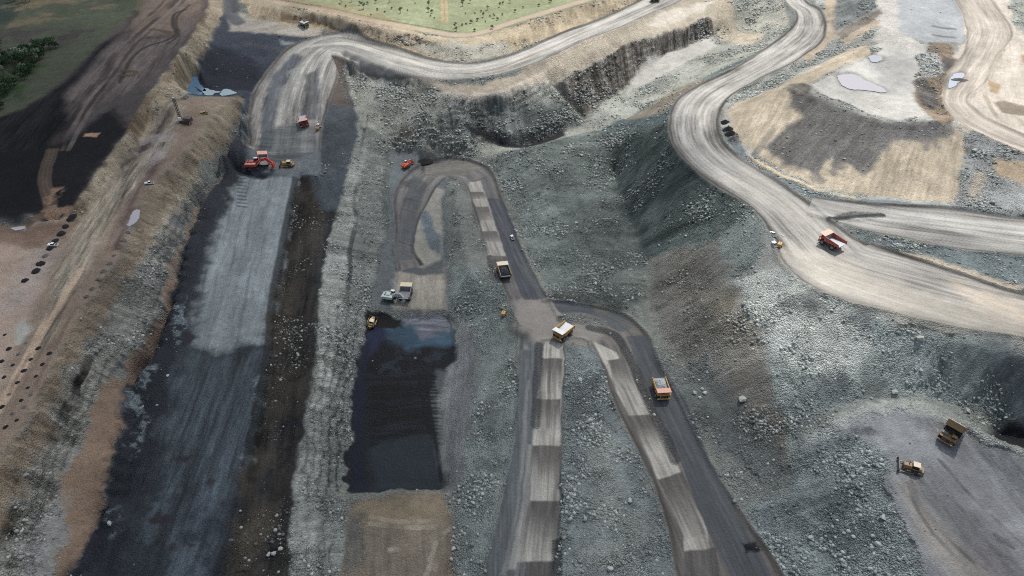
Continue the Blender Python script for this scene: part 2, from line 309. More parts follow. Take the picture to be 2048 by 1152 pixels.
# pale cut face of the rim on the left
zone([(470,-90),(452,0),(445,30),(420,90),(392,145),(372,190),(320,228),(262,320),(180,420),(150,446),(135,446),(145,425),(215,320),(262,262),(290,200),(330,150),(385,70),(415,20),(430,-90)], lin(172,158,132), .45, 3, soft=2, warp=4, streak=[(340,140),(400,165)], sa=.14)
track([(412,25),(372,92),(330,160),(292,205),(255,275),(200,350),(150,430)], 5, lin(120,96,70), .6, dash=22)
# drill bench
zone([(345,205),(380,196),(486,194),(470,240),(405,272),(345,332),(302,376),(272,430),(237,520),(187,590),(152,650),(120,710),(87,790),(42,870),(-20,960),(-120,1152),(-260,1500),(-900,1500),(-900,450),(0,452),(150,442),(180,420),(262,318),(310,240)], BRN, .22, 6, soft=2, warp=3)
zone([(-700,480),(0,478),(90,500),(100,560),(60,640),(10,760),(-60,960),(-700,960)], BRL, .12, 6, soft=6, warp=8, alpha=.85)
zone([(-700,452),(60,456),(140,450),(135,480),(60,490),(-700,500)], lin(120,92,74), .2, 6, soft=4, warp=6, alpha=.6)
zone([(350,208),(372,215),(330,300),(255,400),(190,500),(130,620),(100,700),(60,700),(100,600),(130,520),(175,420),(270,300),(310,245)], lin(150,140,122), .2, 6, soft=5, warp=5, streak=[(120,600),(330,260)], sa=.55)
zone([(330,225),(352,212),(300,300),(230,360),(250,320)], lin(78,66,66), .2, 6, soft=4, warp=4, alpha=.9, streak=[(230,360),(340,220)], sa=.5)
zone([(300,320),(330,320),(280,400),(250,460),(240,500),(215,500),(250,420)], lin(96,80,76), .2, 6, soft=4, warp=5, alpha=.8, streak=[(230,470),(320,320)], sa=.5)
zone([(285,262),(345,262),(352,300),(300,330),(270,315)], lin(170,162,156), .25, 6, soft=5, warp=8, alpha=.75, dens=9)
zone([(60,500),(120,470),(118,520),(72,590),(0,640),(10,590)], lin(150,146,146), .2, 6, soft=4, warp=4, alpha=.35)
for k, o in enumerate((0, 6)): track([(160+o,540),(130+o,590),(88+o,650),(45+o,730),(0+o,810),(-60,900)], 3.2, lin(206,180,150), .75, seed=k)
for k, (a0, b0) in enumerate([(150,96),(172,118),(196,140),(214,160),(232,178)]):
    track([(a0+30,470),(a0,540),(a0-42,610),(b0-32,700),(b0-80,790)], 1.6, lin(112,92,80), .5, dash=14, seed=k + 7)
zone([(30,650),(48,640),(66,652),(48,690),(34,690)], lin(176,176,168), .08, 6, soft=2, warp=3); zone([(258,440),(268,418),(282,420),(276,442),(258,455),(252,450)], lin(172,170,176), .05, 6, soft=1, warp=2)
zone([(20,455),(48,452),(52,458),(28,462)], lin(176,172,164), .05, 6, soft=1, warp=1)
# ochre face, grey face, orange bench
zone([(486,198),(486,215),(452,300),(392,352),(372,400),(345,440),(303,500),(247,580),(217,650),(182,715),(138,800),(107,870),(62,960),(27,1050),(-20,1152),(-120,1500),(-260,1500),(-120,1152),(-20,960),(42,870),(87,790),(120,710),(152,650),(187,590),(237,520),(272,430),(302,376),(345,332),(405,272),(440,215)], OCH, .3, 3, soft=2, warp=4, streak=[(270,470),(330,500)], sa=.15)
zone([(405,215),(484,205),(466,245),(420,285),(390,270)], lin(158,146,124), .25, 6, soft=4, warp=5, alpha=.8)
zone([(375,345),(405,330),(350,430),(310,520),(295,510),(330,420)], lin(186,174,150), .4, 3, soft=3, warp=5, alpha=.7)
zone([(486,215),(500,235),(482,275),(440,335),(398,410),(352,510),(322,610),(287,690),(250,745),(227,765),(187,850),(132,940),(118,990),(130,1060),(115,1152),(40,1500),(-110,1500),(-20,1152),(27,1050),(62,960),(107,870),(138,800),(182,715),(217,650),(247,580),(303,500),(345,430),(380,370),(440,320),(462,275)], lin(138,138,130), .65, 3, soft=2.5, warp=6, streak=[(330,470),(370,500)], sa=.3)
zone([(445,325),(470,268),(490,262),(470,310),(420,380),(385,450),(350,510),(335,600),(310,600),(325,520),(360,430),(400,360)], lin(70,78,86), .55, 3, soft=4, warp=7, alpha=.85, dens=8, streak=[(350,450),(385,470)], sa=.5)
zone([(455,315),(405,408),(362,518),(348,590),(302,720),(257,770),(242,860),(220,940),(210,1010),(172,1090),(147,1152),(60,1500),(0,1500),(115,1140),(135,1070),(118,1000),(132,950),(180,870),(205,800),(225,760),(250,765),(287,690),(320,610),(345,520),(392,420)], ORG, .2, 6, soft=1.5, warp=5)
for k, q in enumerate([(325,612),(318,635),(312,650),(306,662),(300,672),(292,690),(286,706),(262,718),(250,730),(258,735)]):
    x0, y0 = q; zone([(x0-16,y0-6),(x0-2,y0-2),(x0+2,y0+8),(x0-10,y0+6)], lin(46,52,58), .4, 3, soft=1.5, warp=3, alpha=.8)
track([(178,715),(166,745),(150,760),(150,800),(134,812),(122,850),(104,880),(88,925),(66,960),(45,1000),(28,1030),(15,1060),(0,1095)], 2.2, lin(20,18,18), .95, dash=16, dz=-1.5)
for k, q in enumerate([[(130,1000),(100,1050),(70,1110),(50,1152)],[(118,1060),(95,1110),(80,1152)],[(70,1100),(40,1152)]]): track(q, 6, lin(150,152,152), .6, dash=12, seed=k); 
# black floor and pale strip
BF = [(505,245),(515,300),(560,345),(592,350),(577,430),(560,520),(545,600),(540,700),(522,800),(502,900),(482,1000),(464,1080),(440,1152),(380,1500),(60,1500),(147,1152),(172,1090),(210,1010),(220,940),(242,860),(257,770),(302,720),(348,590),(362,518),(405,408),(455,315),(486,270)]
zone(BF, DKF, .3, 4, soft=1.2, warp=3, streak=[(300,900),(470,350)], sa=.35)
zone([(480,352),(592,350),(577,430),(560,520),(545,600),(530,690),(470,684),(440,702),(395,690),(385,660),(410,560),(430,470),(455,400)], lin(138,147,149), .2, 4, soft=4, warp=7, streak=[(430,650),(520,360)], sa=.16)
zone([(395,665),(420,655),(470,640),(530,650),(538,690),(500,700),(440,690),(400,705)], lin(150,156,158), .1, 4, soft=3, warp=7, alpha=.7, dens=6)
zone([(375,700),(530,700),(505,860),(470,1000),(425,1152),(380,1400),(150,1400),(250,1152),(300,1000),(340,850)], lin(76,86,92), .3, 4, soft=8, warp=9, alpha=.75, streak=[(330,1000),(440,720)], sa=.5)
zone([(440,1152),(464,1080),(480,1000),(420,960),(340,940),(270,960),(210,1080),(150,1200),(60,1500),(380,1500)], lin(36,42,50), .35, 4, soft=14, warp=14, alpha=.75, dens=12)
zone([(255,790),(290,720),(340,620),(372,520),(410,410),(430,415),(395,520),(378,600),(350,720),(330,800),(300,900),(260,1000),(215,1080),(165,1200),(100,1200),(172,1090),(212,1010),(222,940),(244,860)], lin(30,34,42), .45, 4, soft=4, warp=6, alpha=.85)
for k, q in enumerate([[(345,615),(372,590),(380,640),(350,690)],[(262,780),(300,730),(320,740),(285,830),(258,830)],[(255,880),(290,800),(300,840),(268,930)],[(225,1040),(240,1010),(250,1040),(225,1070)],[(505,760),(528,745),(515,830),(495,850)],[(485,880),(515,880),(505,960),(480,930)]]):
    zone(q, lin(150,166,170), .9, 4, soft=2, warp=5, alpha=.6, dens=4)
for k, q in enumerate([(320,1035,30,10),(425,965,14,18),(360,918,20,10),(350,1092,14,6),(388,1085,14,7),(380,678,14,12)]):
    x0, y0, a0, b0 = q; zone([(x0-a0,y0),(x0,y0-b0),(x0+a0,y0),(x0,y0+b0)], lin(34,30,36), .1, 4, soft=1.5, warp=6, alpha=.85)
for xx, w_ in ((540,.0),(520,1),(500,2),(475,3),(450,4)): track([(xx,360),(xx-25,470),(xx-50,600),(xx-80,760),(xx-110,920),(xx-150,1140)], 1.4, lin(58,64,72), .4, dash=25, seed=int(w_) + 3)
track([(592,352),(577,430),(560,520),(545,600),(538,700),(520,800),(500,900),(480,1000),(462,1080),(438,1152),(380,1400)], 4, lin(28,32,38), .8)
for k in range(9): track([(476,356+k*7),(492,358+k*7)], 1.5, lin(60,66,72), .7)
# dark brown spoil band
DB = [(640,350),(656,330),(672,420),(655,500),(642,600),(634,680),(625,750),(605,880),(590,980),(583,1080),(575,1152),(560,1500),(370,1500),(440,1152),(464,1080),(482,1000),(502,900),(522,800),(540,700),(550,600),(565,520),(582,430),(598,352)]
zone(DB, DBR, .45, 2, soft=2, warp=4, streak=[(560,900),(620,400)], sa=.35)
for k, q in enumerate([[(612,360),(650,352),(652,400),(640,440),(618,420)],[(600,450),(632,440),(625,500),(598,500)],[(560,580),(600,560),(598,640),(570,700),(548,720)],[(550,760),(590,740),(580,820),(545,830)],[(510,920),(560,900),(545,960),(505,980)],[(500,1050),(545,1030),(520,1100),(495,1110)]]):
    zone(q, lin(86,78,67), .4, 2, soft=9, warp=10, alpha=.6)
zone([(620,540),(640,540),(622,700),(600,860),(580,1000),(560,1152),(470,1152),(520,1000),(560,860),(595,700)], lin(34,38,46), .5, 2, soft=8, warp=9, alpha=.7, dens=14)
zone([(515,1010),(550,1000),(560,1050),(500,1152),(455,1152)], lin(96,88,72), .3, 2, soft=5, warp=6, alpha=.55)
track([(668,330),(660,430),(640,520),(627,640),(618,740),(598,870),(582,980)], 5, lin(50,54,60), .7, dash=60)
# dark apron west of the wall, upper part
zone([(640,60),(700,110),(712,160),(716,250),(705,330),(676,420),(640,420),(620,352),(632,320),(640,240),(648,180)], lin(84,92,98), .45, 2, soft=4, warp=6)
zone([(655,120),(690,115),(700,160),(690,215),(660,215),(648,180)], lin(120,100,84), .4, 2, soft=7, warp=8, alpha=.6)
# upper left platform and coal pit behind the bench
zone([(462,20),(520,50),(600,64),(650,62),(660,85),(610,88),(570,112),(545,150),(526,200),(512,260),(505,300),(486,262),(490,200),(470,190),(374,190),(395,142),(420,90),(445,30)], lin(60,68,80), .4, 4, soft=2, warp=4)
zone([(462,22),(505,35),(600,44),(650,58),(640,74),(560,70),(500,66),(455,62)], lin(164,158,146), .12, 4, soft=3, warp=4, streak=[(470,70),(620,40)], sa=.2)
zone([(400,100),(425,88),(500,110),(520,140),(505,185),(430,185),(400,160)], lin(26,30,44), .4, 4, soft=5, warp=7, alpha=.85)
track([(458,-60),(460,0),(464,30),(475,45)], 12, lin(96,98,104), .9, z=1, rub=.1)
track([(470,92),(500,88),(560,100),(590,92)], 5, lin(84,84,86), .6); zone([(560,80),(585,84),(600,92),(560,92)], lin(150,158,156), .4, 4, soft=2, warp=4, alpha=.7)
zone([(500,290),(505,345),(640,352),(640,300),(632,260),(520,255)], lin(112,120,124), .25, 4, soft=3, warp=4, alpha=.85)
zone([(470,250),(500,225),(515,260),(510,330),(490,330)], lin(120,132,136), .7, 2, soft=4, warp=6, alpha=.6, dens=6)
# light rock wall west of the coal
WL = [(712,160),(790,200),(800,250),(795,300),(780,400),(768,480),(752,560),(738,620),(722,700),(706,800),(700,900),(690,985),(690,1080),(680,1152),(660,1500),(560,1500),(575,1152),(583,1080),(590,980),(605,880),(625,750),(634,680),(642,600),(656,500),(674,420),(700,330),(716,250)]
zone(WL, lin(138,144,138), .75, 3, soft=1, warp=5, streak=[(640,760),(720,780)], sa=.2)
zone([(716,250),(730,300),(715,420),(700,500),(680,600),(672,700),(665,800),(650,900),(635,1050),(625,1200),(560,1200),(583,1080),(590,980),(605,880),(625,750),(634,680),(642,600),(656,500),(674,420),(700,330)], lin(164,168,160), .6, 3, soft=2, warp=4, alpha=.85, streak=[(640,760),(690,775)], sa=.25)
track([(734,230),(722,300),(719,350),(708,400),(712,440),(699,500),(701,540),(694,590)], 2.2, lin(66,74,72), .8, dz=-1.2, dash=18)
zone([(770,300),(800,300),(792,400),(780,500),(760,580),(742,600),(752,540),(765,440)], RKD, .6, 2, soft=3, warp=6, alpha=.8)
# pit floor, loop surroundings
zone([(780,300),(830,300),(890,330),(900,540),(905,620),(740,620),(752,560),(768,480),(778,400)], lin(108,116,118), .3, 7, soft=3, warp=4)
zone([(796,545),(888,520),(898,620),(790,618),(785,580)], lin(158,152,140), .12, 7, soft=3, warp=4, streak=[(840,610),(840,540)], sa=.15)
zone([(828,420),(862,375),(885,380),(886,520),(840,535),(822,500)], lin(150,148,138), .15, 7, soft=2, warp=3)
zone([(838,425),(858,420),(870,460),(882,470),(884,510),(860,500),(846,465)], lin(96,112,124), .3, 7, soft=2, warp=4, alpha=.85)
zone([(795,500),(815,530),(850,535),(888,515),(888,545),(850,550),(805,545)], lin(84,92,96), .2, 7, soft=2, warp=2, alpha=.9)
zone([(700,1005),(760,990),(820,985),(890,992),(905,1050),(905,1200),(860,1500),(650,1500),(680,1152)], lin(128,118,102), .2, 7, soft=2, warp=4, streak=[(800,1140),(800,1010)], sa=.15)
zone([(720,1000),(890,1000),(890,1050),(720,1050)], lin(150,134,106), .15, 7, soft=6, warp=7, alpha=.75)
zone([(690,1040),(730,1020),(720,1120),(690,1152)], RKD, .6, 7, soft=5, warp=6, alpha=.7)
for k, q in enumerate([[(740,1035),(800,1045),(880,1040)],[(740,1048),(820,1056),(890,1050)],[(780,1100),(840,1095),(900,1060)],[(850,1152),(870,1110),(885,1080)],[(870,1140),(880,1110)],[(860,1120),(872,1085)]]): track(q, 2, lin(186,178,158), .5, dash=12, seed=k)
# coal
CP = [(735,622),(745,628),(800,632),(850,626),(900,632),(908,700),(906,730),(890,740),(886,760),(882,800),(886,900),(890,978),(870,986),(800,974),(740,984),(690,984),(700,900),(708,800),(722,700)]
zone(CP, lin(24,28,34), .2, 4, soft=.8, warp=6, gl=.15)
zone([(726,700),(735,650),(760,660),(820,690),(900,690),(905,735),(880,745),(820,740),(760,750),(730,745)], COAL, .35, 4, soft=2, warp=5)
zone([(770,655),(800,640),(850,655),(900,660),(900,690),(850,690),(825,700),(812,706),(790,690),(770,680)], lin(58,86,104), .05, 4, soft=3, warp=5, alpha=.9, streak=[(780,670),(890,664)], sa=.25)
zone([(800,632),(850,625),(895,632),(903,650),(896,668),(870,660),(850,665),(820,652)], lin(132,136,146), .05, 4, soft=2.5, warp=6, alpha=.9, streak=[(810,640),(890,642)], sa=.35)  # grey reflection of cloud on the wet coal, painted in as colour
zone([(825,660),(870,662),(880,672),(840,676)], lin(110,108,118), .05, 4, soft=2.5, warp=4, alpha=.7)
zone([(770,640),(800,636),(806,650),(790,658),(768,652)], lin(14,15,18), .3, 4, soft=2, warp=5)
zone([(735,665),(765,655),(780,670),(760,690),(735,715),(722,720),(724,690)], lin(26,34,62), .1, 4, soft=3, warp=5)
zone([(700,984),(706,800),(718,690),(740,680),(735,750),(728,860),(730,984)], lin(18,24,42), .2, 4, soft=2, warp=2)
zone([(735,625),(770,622),(800,640),(790,658),(755,655)], lin(16,17,20), .3, 4, soft=1, warp=3)
zone([(742,890),(770,876),(815,872),(860,864),(880,862),(888,975),(745,978)], lin(34,44,50), .12, 4, soft=3, warp=3, gl=.2)
zone([(735,760),(860,745),(875,860),(820,870),(740,890)], lin(20,24,30), .3, 4, soft=3, warp=4, streak=[(735,820),(870,815)], sa=1.3)
zone([(740,700),(790,690),(880,700),(870,740),(760,745)], lin(44,52,62), .3, 4, soft=3, warp=6, alpha=.7, dens=6)
zone([(870,742),(888,745),(884,800),(888,900),(892,985),(880,985),(874,880),(862,800)], lin(84,90,92), .2, 4, soft=2, warp=3, alpha=.8)
for k in range(20):
    yy = 752 + k * 7 + random.uniform(-2, 2); track([(835 + k*1.6 + random.uniform(-6,6), yy), (868 + k*1.8 + random.uniform(-4,6), yy+1)], .9, lin(8,9,11), .95, soft=.8)
track([(838,745),(843,780),(848,830),(856,864)], 1.6, lin(12,14,18), .9); track([(852,745),(855,790),(862,840),(872,890),(882,945),(884,960)], 1.8, lin(12,14,18), .9)
zone([(905,640),(950,660),(955,740),(940,860),(925,985),(890,985),(886,900),(882,800),(890,742),(908,730)], lin(118,122,122), .25, 2, soft=3, warp=4, streak=[(900,900),(910,750)], sa=.15)
# broken ground east of the coal
zone([(900,540),(1000,560),(1035,640),(1036,800),(1028,900),(1000,1000),(970,1152),(900,1500),(860,1500),(905,1152),(925,985),(940,860),(955,740),(950,660),(905,620)], lin(132,142,138), .7, 2, soft=3, warp=5)
zone([(1030,690),(1034,800),(1028,900),(1000,960),(960,880),(975,800),(1000,740)], RKD, .6, 2, soft=5, warp=8, alpha=.6, dens=16)
zone([(905,1060),(915,1060),(905,1150),(890,1150)], lin(130,110,90), .3, 2, soft=3, warp=3, alpha=.6)
zone([(1150,690),(1200,700),(1225,800),(1280,920),(1330,1060),(1350,1152),(1400,1500),(1110,1500),(1120,1152),(1125,900),(1130,700)], lin(128,138,138), .75, 2, soft=3, warp=5)
for q in ([(1170,830),(1215,850),(1260,900),(1250,960),(1200,940),(1160,900)], [(1165,950),(1200,920),(1300,1020),(1310,1100),(1200,1060)], [(1150,1100),(1250,1080),(1300,1152),(1160,1152)]): zone(q, RKL, .95, 2, soft=7, warp=10, alpha=.5)
zone([(1140,780),(1200,760),(1200,830),(1150,830)], RKD, .5, 2, soft=7, warp=8, alpha=.6)
# rock between north road and pit
zone([(690,130),(760,160),(830,180),(905,195),(1000,193),(1080,155),(1180,110),(1300,54),(1400,10),(1440,-60),(1560,-60),(1566,0),(1580,50),(1536,98),(1449,140),(1349,205),(1336,240),(1341,280),(1190,260),(1000,310),(830,300),(790,290),(716,250)], lin(168,170,158), .75, 3, soft=2, warp=5)
zone([(640,10),(750,40),(850,68),(905,78),(960,74),(1040,48),(1180,5),(1280,-40),(1289,0),(1199,38),(1099,75),(1024,108),(940,124),(880,122),(825,110),(770,93),(715,78),(660,60),(590,50),(505,38),(475,-15)], lin(176,160,130), .5, 3, soft=2, warp=4, streak=[(900,80),(900,110)], sa=.2)
zone([(475,-30),(560,8),(650,26),(750,50),(850,68),(905,78),(1000,66),(1060,46),(1060,58),(1000,82),(905,96),(840,90),(740,62),(640,40),(560,22),(480,4)], lin(194,178,148), .3, 0, soft=1.5, warp=4)
zone([(735,52),(760,62),(830,72),(890,92),(940,95),(900,105),(850,90),(820,90),(760,78),(740,70)], lin(84,80,76), .8, 3, soft=2, warp=5, alpha=.85, dens=7)
zone([(560,28),(620,28),(700,50),(735,62),(720,72),(640,50),(560,42)], lin(120,96,74), .5, 3, soft=2, warp=5, alpha=.75)
zone([(820,92),(880,88),(960,88),(1020,84),(1024,105),(940,122),(880,118)], lin(184,184,170), .7, 3, soft=3, warp=5, alpha=.75)
track([(470,-20),(560,4),(650,20),(750,42),(850,60),(905,70),(960,66),(1040,40),(1180,-2)], 7, lin(190,168,146), .9, rub=.05, z=1)
track([(475,-26),(560,-1),(650,14),(750,36),(850,54),(905,64)], 2, lin(92,92,66), .7)
for o in (0, 8): track([(876+o*.6,-60),(884+o,0),(886+o,46)], 2.4, lin(186,164,130), .8)
zone([(480,-10),(600,0),(700,10),(800,40),(740,40),(600,14)], lin(156,140,110), .2, 0, soft=5, warp=6, alpha=.5)
# beige strip under the road and pale benches
zone([(830,152),(905,170),(960,170),(1024,152),(1099,118),(1199,72),(1300,28),(1400,-30),(1440,-60),(1400,20),(1300,58),(1180,112),(1090,160),(1000,185),(905,188),(860,172)], lin(184,172,152), .2, 0, soft=2, warp=3)
track([(870,190),(930,194),(1000,186),(1060,165),(1110,140),(1180,100)], 6, lin(210,198,178), .9, rub=.15)
zone([(755,150),(780,150),(835,165),(830,172),(780,162)], lin(212,200,176), .1, 0, soft=1.5, warp=2)
zone([(1130,80),(1240,60),(1340,20),(1430,0),(1450,10),(1430,60),(1320,68),(1230,100),(1150,150),(1110,165),(1080,160)], lin(196,184,162), .3, 0, soft=3, warp=5)
zone([(1290,50),(1340,18),(1430,2),(1400,25),(1330,55)], lin(214,205,188), .15, 0, soft=3, warp=4)
RF_ = [(1105,168),(1150,150),(1200,128),(1232,98),(1320,70),(1420,35),(1436,64),(1335,108),(1300,130),(1243,178),(1200,214),(1168,238),(1140,210)]
zone(RF_, lin(136,130,122), .95, 3, soft=1.5, warp=6, streak=[(1260,100),(1270,160)], sa=.55)
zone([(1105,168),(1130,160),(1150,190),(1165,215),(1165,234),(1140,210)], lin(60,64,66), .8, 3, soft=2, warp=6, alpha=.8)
zone([(1300,110),(1420,75),(1432,90),(1410,110),(1300,170),(1250,190),(1260,165)], PALE, .15, 7, soft=2, warp=4)
zone([(1430,0),(1460,0),(1470,30),(1520,10),(1560,10),(1575,45),(1500,90),(1440,80)], lin(200,184,156), .35, 2, soft=4, warp=7, alpha=.75)
zone([(1470,30),(1540,0),(1575,30),(1560,70),(1470,60)], RKL, .9, 2, soft=4, warp=6, alpha=.7)
zone([(1165,235),(1240,190),(1300,165),(1400,110),(1400,130),(1300,190),(1200,250),(1165,250)], RKL, .85, 2, soft=3, warp=4, alpha=.8)
zone([(1200,260),(1300,205),(1400,158),(1500,112),(1530,98),(1535,104),(1440,146),(1355,200),(1336,240),(1338,280),(1200,265)], lin(112,128,128), .6, 2, soft=3, warp=3, streak=[(1200,255),(1500,115)], sa=.2)
zone([(1250,240),(1330,190),(1400,158),(1420,160),(1350,205),(1330,225)], lin(160,146,124), .4, 2, soft=3, warp=3, alpha=.8)
zone([(830,165),(850,175),(845,240),(830,290),(790,300),(800,250),(825,215)], lin(122,104,86), .6, 3, soft=3, warp=6, alpha=.75, dens=8)
zone([(870,225),(960,212),(1060,205),(1110,190),(1150,235),(1165,252),(1120,266),(1000,290),(930,276),(880,250)], lin(118,124,120), .8, 3, soft=5, warp=6, streak=[(1000,230),(1005,270)], sa=.45)
zone([(740,180),(860,185),(960,205),(1060,180),(1100,170),(1140,215),(1080,205),(960,222),(860,236),(800,245),(740,225)], lin(148,150,142), .95, 3, soft=6, warp=8, alpha=.8)
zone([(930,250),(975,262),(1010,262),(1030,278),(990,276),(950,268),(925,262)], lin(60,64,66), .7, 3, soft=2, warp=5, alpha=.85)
zone([(1040,225),(1110,205),(1150,235),(1120,262),(1060,275)], lin(92,100,100), .95, 3, soft=7, warp=8, alpha=.8)
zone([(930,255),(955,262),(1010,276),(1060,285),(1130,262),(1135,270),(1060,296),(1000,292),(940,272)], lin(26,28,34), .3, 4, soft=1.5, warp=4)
# dump slopes in the middle
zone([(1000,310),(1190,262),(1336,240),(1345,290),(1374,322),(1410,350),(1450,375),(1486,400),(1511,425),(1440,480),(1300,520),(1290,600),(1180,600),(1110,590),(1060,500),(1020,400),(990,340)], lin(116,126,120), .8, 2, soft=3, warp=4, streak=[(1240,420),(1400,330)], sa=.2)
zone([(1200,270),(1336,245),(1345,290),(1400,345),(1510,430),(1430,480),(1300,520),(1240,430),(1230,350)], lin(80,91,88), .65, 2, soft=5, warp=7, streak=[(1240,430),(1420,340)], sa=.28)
zone([(1400,380),(1430,365),(1440,390),(1330,460),(1270,450),(1300,420)], lin(122,134,128), .8, 2, soft=6, warp=7, alpha=.6)
zone([(1000,310),(1080,290),(1090,330),(1110,400),(1130,480),(1080,500),(1040,440),(1000,360)], lin(136,146,140), .75, 2, soft=5, warp=6, alpha=.75, streak=[(1030,400),(1090,370)], sa=.25)
zone([(1120,400),(1230,400),(1290,520),(1200,560),(1110,520)], lin(112,120,118), .95, 2, soft=8, warp=10, alpha=.6)
zone([(1300,522),(1440,478),(1442,492),(1470,560),(1500,630),(1530,690),(1560,800),(1592,950),(1540,935),(1480,860),(1400,760),(1330,680),(1300,600)], lin(122,120,112), .65, 2, soft=7, warp=8, streak=[(1340,660),(1500,570)], sa=.25)
zone([(1400,590),(1465,560),(1530,690),(1440,660)], lin(150,142,122), .5, 2, soft=6, warp=8, alpha=.5)
zone([(1340,780),(1400,700),(1440,760),(1500,860),(1560,900),(1592,950),(1590,990),(1540,1000),(1440,900)], lin(96,104,106), .7, 2, soft=7, warp=8, alpha=.7)
zone([(1500,420),(1440,478),(1445,520),(1500,545),(1530,500),(1525,460)], lin(122,132,128), .9, 2, soft=3, warp=4)
zone([(1525,440),(1560,470),(1590,520),(1560,545),(1500,545),(1530,500)], lin(136,138,134), .2, 2, soft=4, warp=4)
zone([(1470,545),(1560,535),(1620,575),(1720,615),(1860,655),(2048,690),(2300,760),(2300,880),(2048,840),(1900,800),(1780,790),(1640,825),(1590,870),(1592,950),(1560,800),(1530,690),(1500,630),(1475,565)], lin(150,160,156), .9, 2, soft=2, warp=5)
zone([(1475,555),(1560,540),(1640,595),(1720,640),(1740,700),(1700,760),(1620,740),(1540,700),(1500,630)], lin(222,226,216), .95, 2, soft=8, warp=10, alpha=.6)  # pale rubble, its colour lightened further to look sunlit
for q in ([(1600,580),(1650,585),(1640,630),(1610,620)], [(1720,610),(1750,615),(1745,650),(1730,640)], [(1640,760),(1700,770),(1700,800),(1640,800)], [(1730,765),(1780,770),(1770,800),(1735,795)]): zone(q, lin(96,98,98), .4, 2, soft=3, warp=5, alpha=.7)
zone([(1560,810),(1700,750),(1720,790),(1640,830),(1590,870)], lin(104,114,116), .6, 2, soft=6, warp=7, alpha=.7)
zone([(1900,700),(2048,700),(2300,760),(2300,840),(2048,820),(1950,790)], lin(96,104,106), .5, 2, soft=9, warp=9, alpha=.7)
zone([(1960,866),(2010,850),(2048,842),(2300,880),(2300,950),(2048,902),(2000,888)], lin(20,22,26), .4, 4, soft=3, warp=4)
# lower right platform
zone([(1600,880),(1650,850),(1720,824),(1820,813),(1890,830),(1960,876),(2048,910),(2300,980),(2400,1500),(1900,1500),(1830,1152),(1790,1040),(1780,950),(1785,905),(1700,880),(1620,905)], lin(134,137,139), .18, 7, soft=3, warp=4, streak=[(1990,1100),(1850,920)], sa=.2)
zone([(1592,950),(1600,880),(1640,850),(1780,900),(1780,950),(1790,1020),(1830,1100),(1840,1152),(1900,1500),(1600,1500),(1560,1152),(1500,1010),(1590,990)], lin(138,150,150), .9, 2, soft=3, warp=5, streak=[(1620,1020),(1770,960)], sa=.22)
for q in ([(1640,1000),(1740,985),(1760,1010),(1650,1060)], [(1620,1060),(1750,1040),(1780,1090),(1650,1120)]): zone(q, lin(92,102,106), .9, 2, soft=5, warp=7, alpha=.7)
zone([(1800,960),(1830,960),(1860,1030),(1940,1100),(2000,1160),(1900,1160),(1840,1080)], lin(158,152,142), .1, 7, soft=4, warp=3, alpha=.8, streak=[(1990,1150),(1830,980)], sa=.12)
zone([(1700,860),(1780,840),(1860,870),(1880,940),(1800,930),(1740,890)], lin(158,162,164), .15, 7, soft=9, warp=9, alpha=.7)
zone([(1850,900),(1980,960),(2100,1100),(2048,1100),(1900,1000)], lin(160,163,166), .1, 7, soft=9, warp=8, alpha=.6, streak=[(2048,1060),(1880,920)], sa=.15)
zone([(1860,1000),(1920,1010),(2048,1120),(2048,1200),(1960,1150)], lin(112,109,112), .1, 7, soft=9, warp=8, alpha=.6, streak=[(2048,1120),(1900,1010)], sa=.2)
zone([(1870,930),(1920,920),(1990,990),(2040,1010),(2000,1040),(1900,980)], lin(112,111,115), .1, 7, soft=8, warp=8, alpha=.55)
for k, q in enumerate([[(1815,965),(1830,1010),(1870,1070),(1930,1130)],[(1822,962),(1840,1010),(1880,1060),(1945,1125)],[(1990,1070),(2020,1085)],[(1995,1080),(2025,1095)],[(1840,960),(1900,1040),(2000,1110)],[(1880,920),(1960,1010),(2048,1090)]]): track(q, 1.5, lin(88,86,88), .6, dash=20, seed=k)
zone([(1590,905),(1610,870),(1660,836),(1725,812),(1820,800),(1895,818),(1965,862),(2048,900),(2048,922),(1955,886),(1885,842),(1815,828),(1725,838),(1660,864),(1625,895)], lin(172,178,172), .95, 2, soft=3, warp=6, alpha=.8)
zone([(1670,880),(1700,860),(1740,850),(1760,868),(1720,872),(1690,892)], lin(70,74,76), .6, 7, soft=2, warp=5, alpha=.7, dens=7)
zone([(2000,690),(2048,700),(2100,720),(2100,800),(2030,800),(1985,760)], lin(86,92,96), .4, 2, soft=8, warp=8, alpha=.7)
# upper right
zone([(1566,-60),(2500,-60),(2500,420),(2048,436),(1911,418),(1761,406),(1661,396),(1623,392),(1586,378),(1540,352),(1486,322),(1449,285),(1437,245),(1450,215),(1515,165),(1575,132),(1636,92),(1651,60),(1636,15)], lin(168,170,164), .75, 2, soft=2, warp=4)
zone([(1640,-40),(1680,-40),(1675,30),(1680,60),(1650,95),(1620,125),(1600,115),(1640,80),(1655,50)], lin(180,165,142), .2, 2, soft=2, warp=5)
zone([(1672,68),(1760,15),(1775,30),(1680,80)], lin(130,118,106), .5, 2, soft=2, warp=3, alpha=.9); zone([(1680,80),(1780,25),(1770,45),(1690,90)], lin(176,162,136), .3, 2, soft=2, warp=3, alpha=.9)
zone([(1680,-40),(1760,-40),(1762,12),(1672,66),(1665,50)], lin(112,120,120), .6, 2, soft=3, warp=4, alpha=.8)
zone([(1452,225),(1470,205),(1560,172),(1640,128),(1700,98),(1740,90),(1740,110),(1650,150),(1600,178),(1560,200),(1530,260),(1500,300),(1462,262)], TAN, .15, 2, soft=2, warp=4, streak=[(1470,250),(1560,190)], sa=.15)
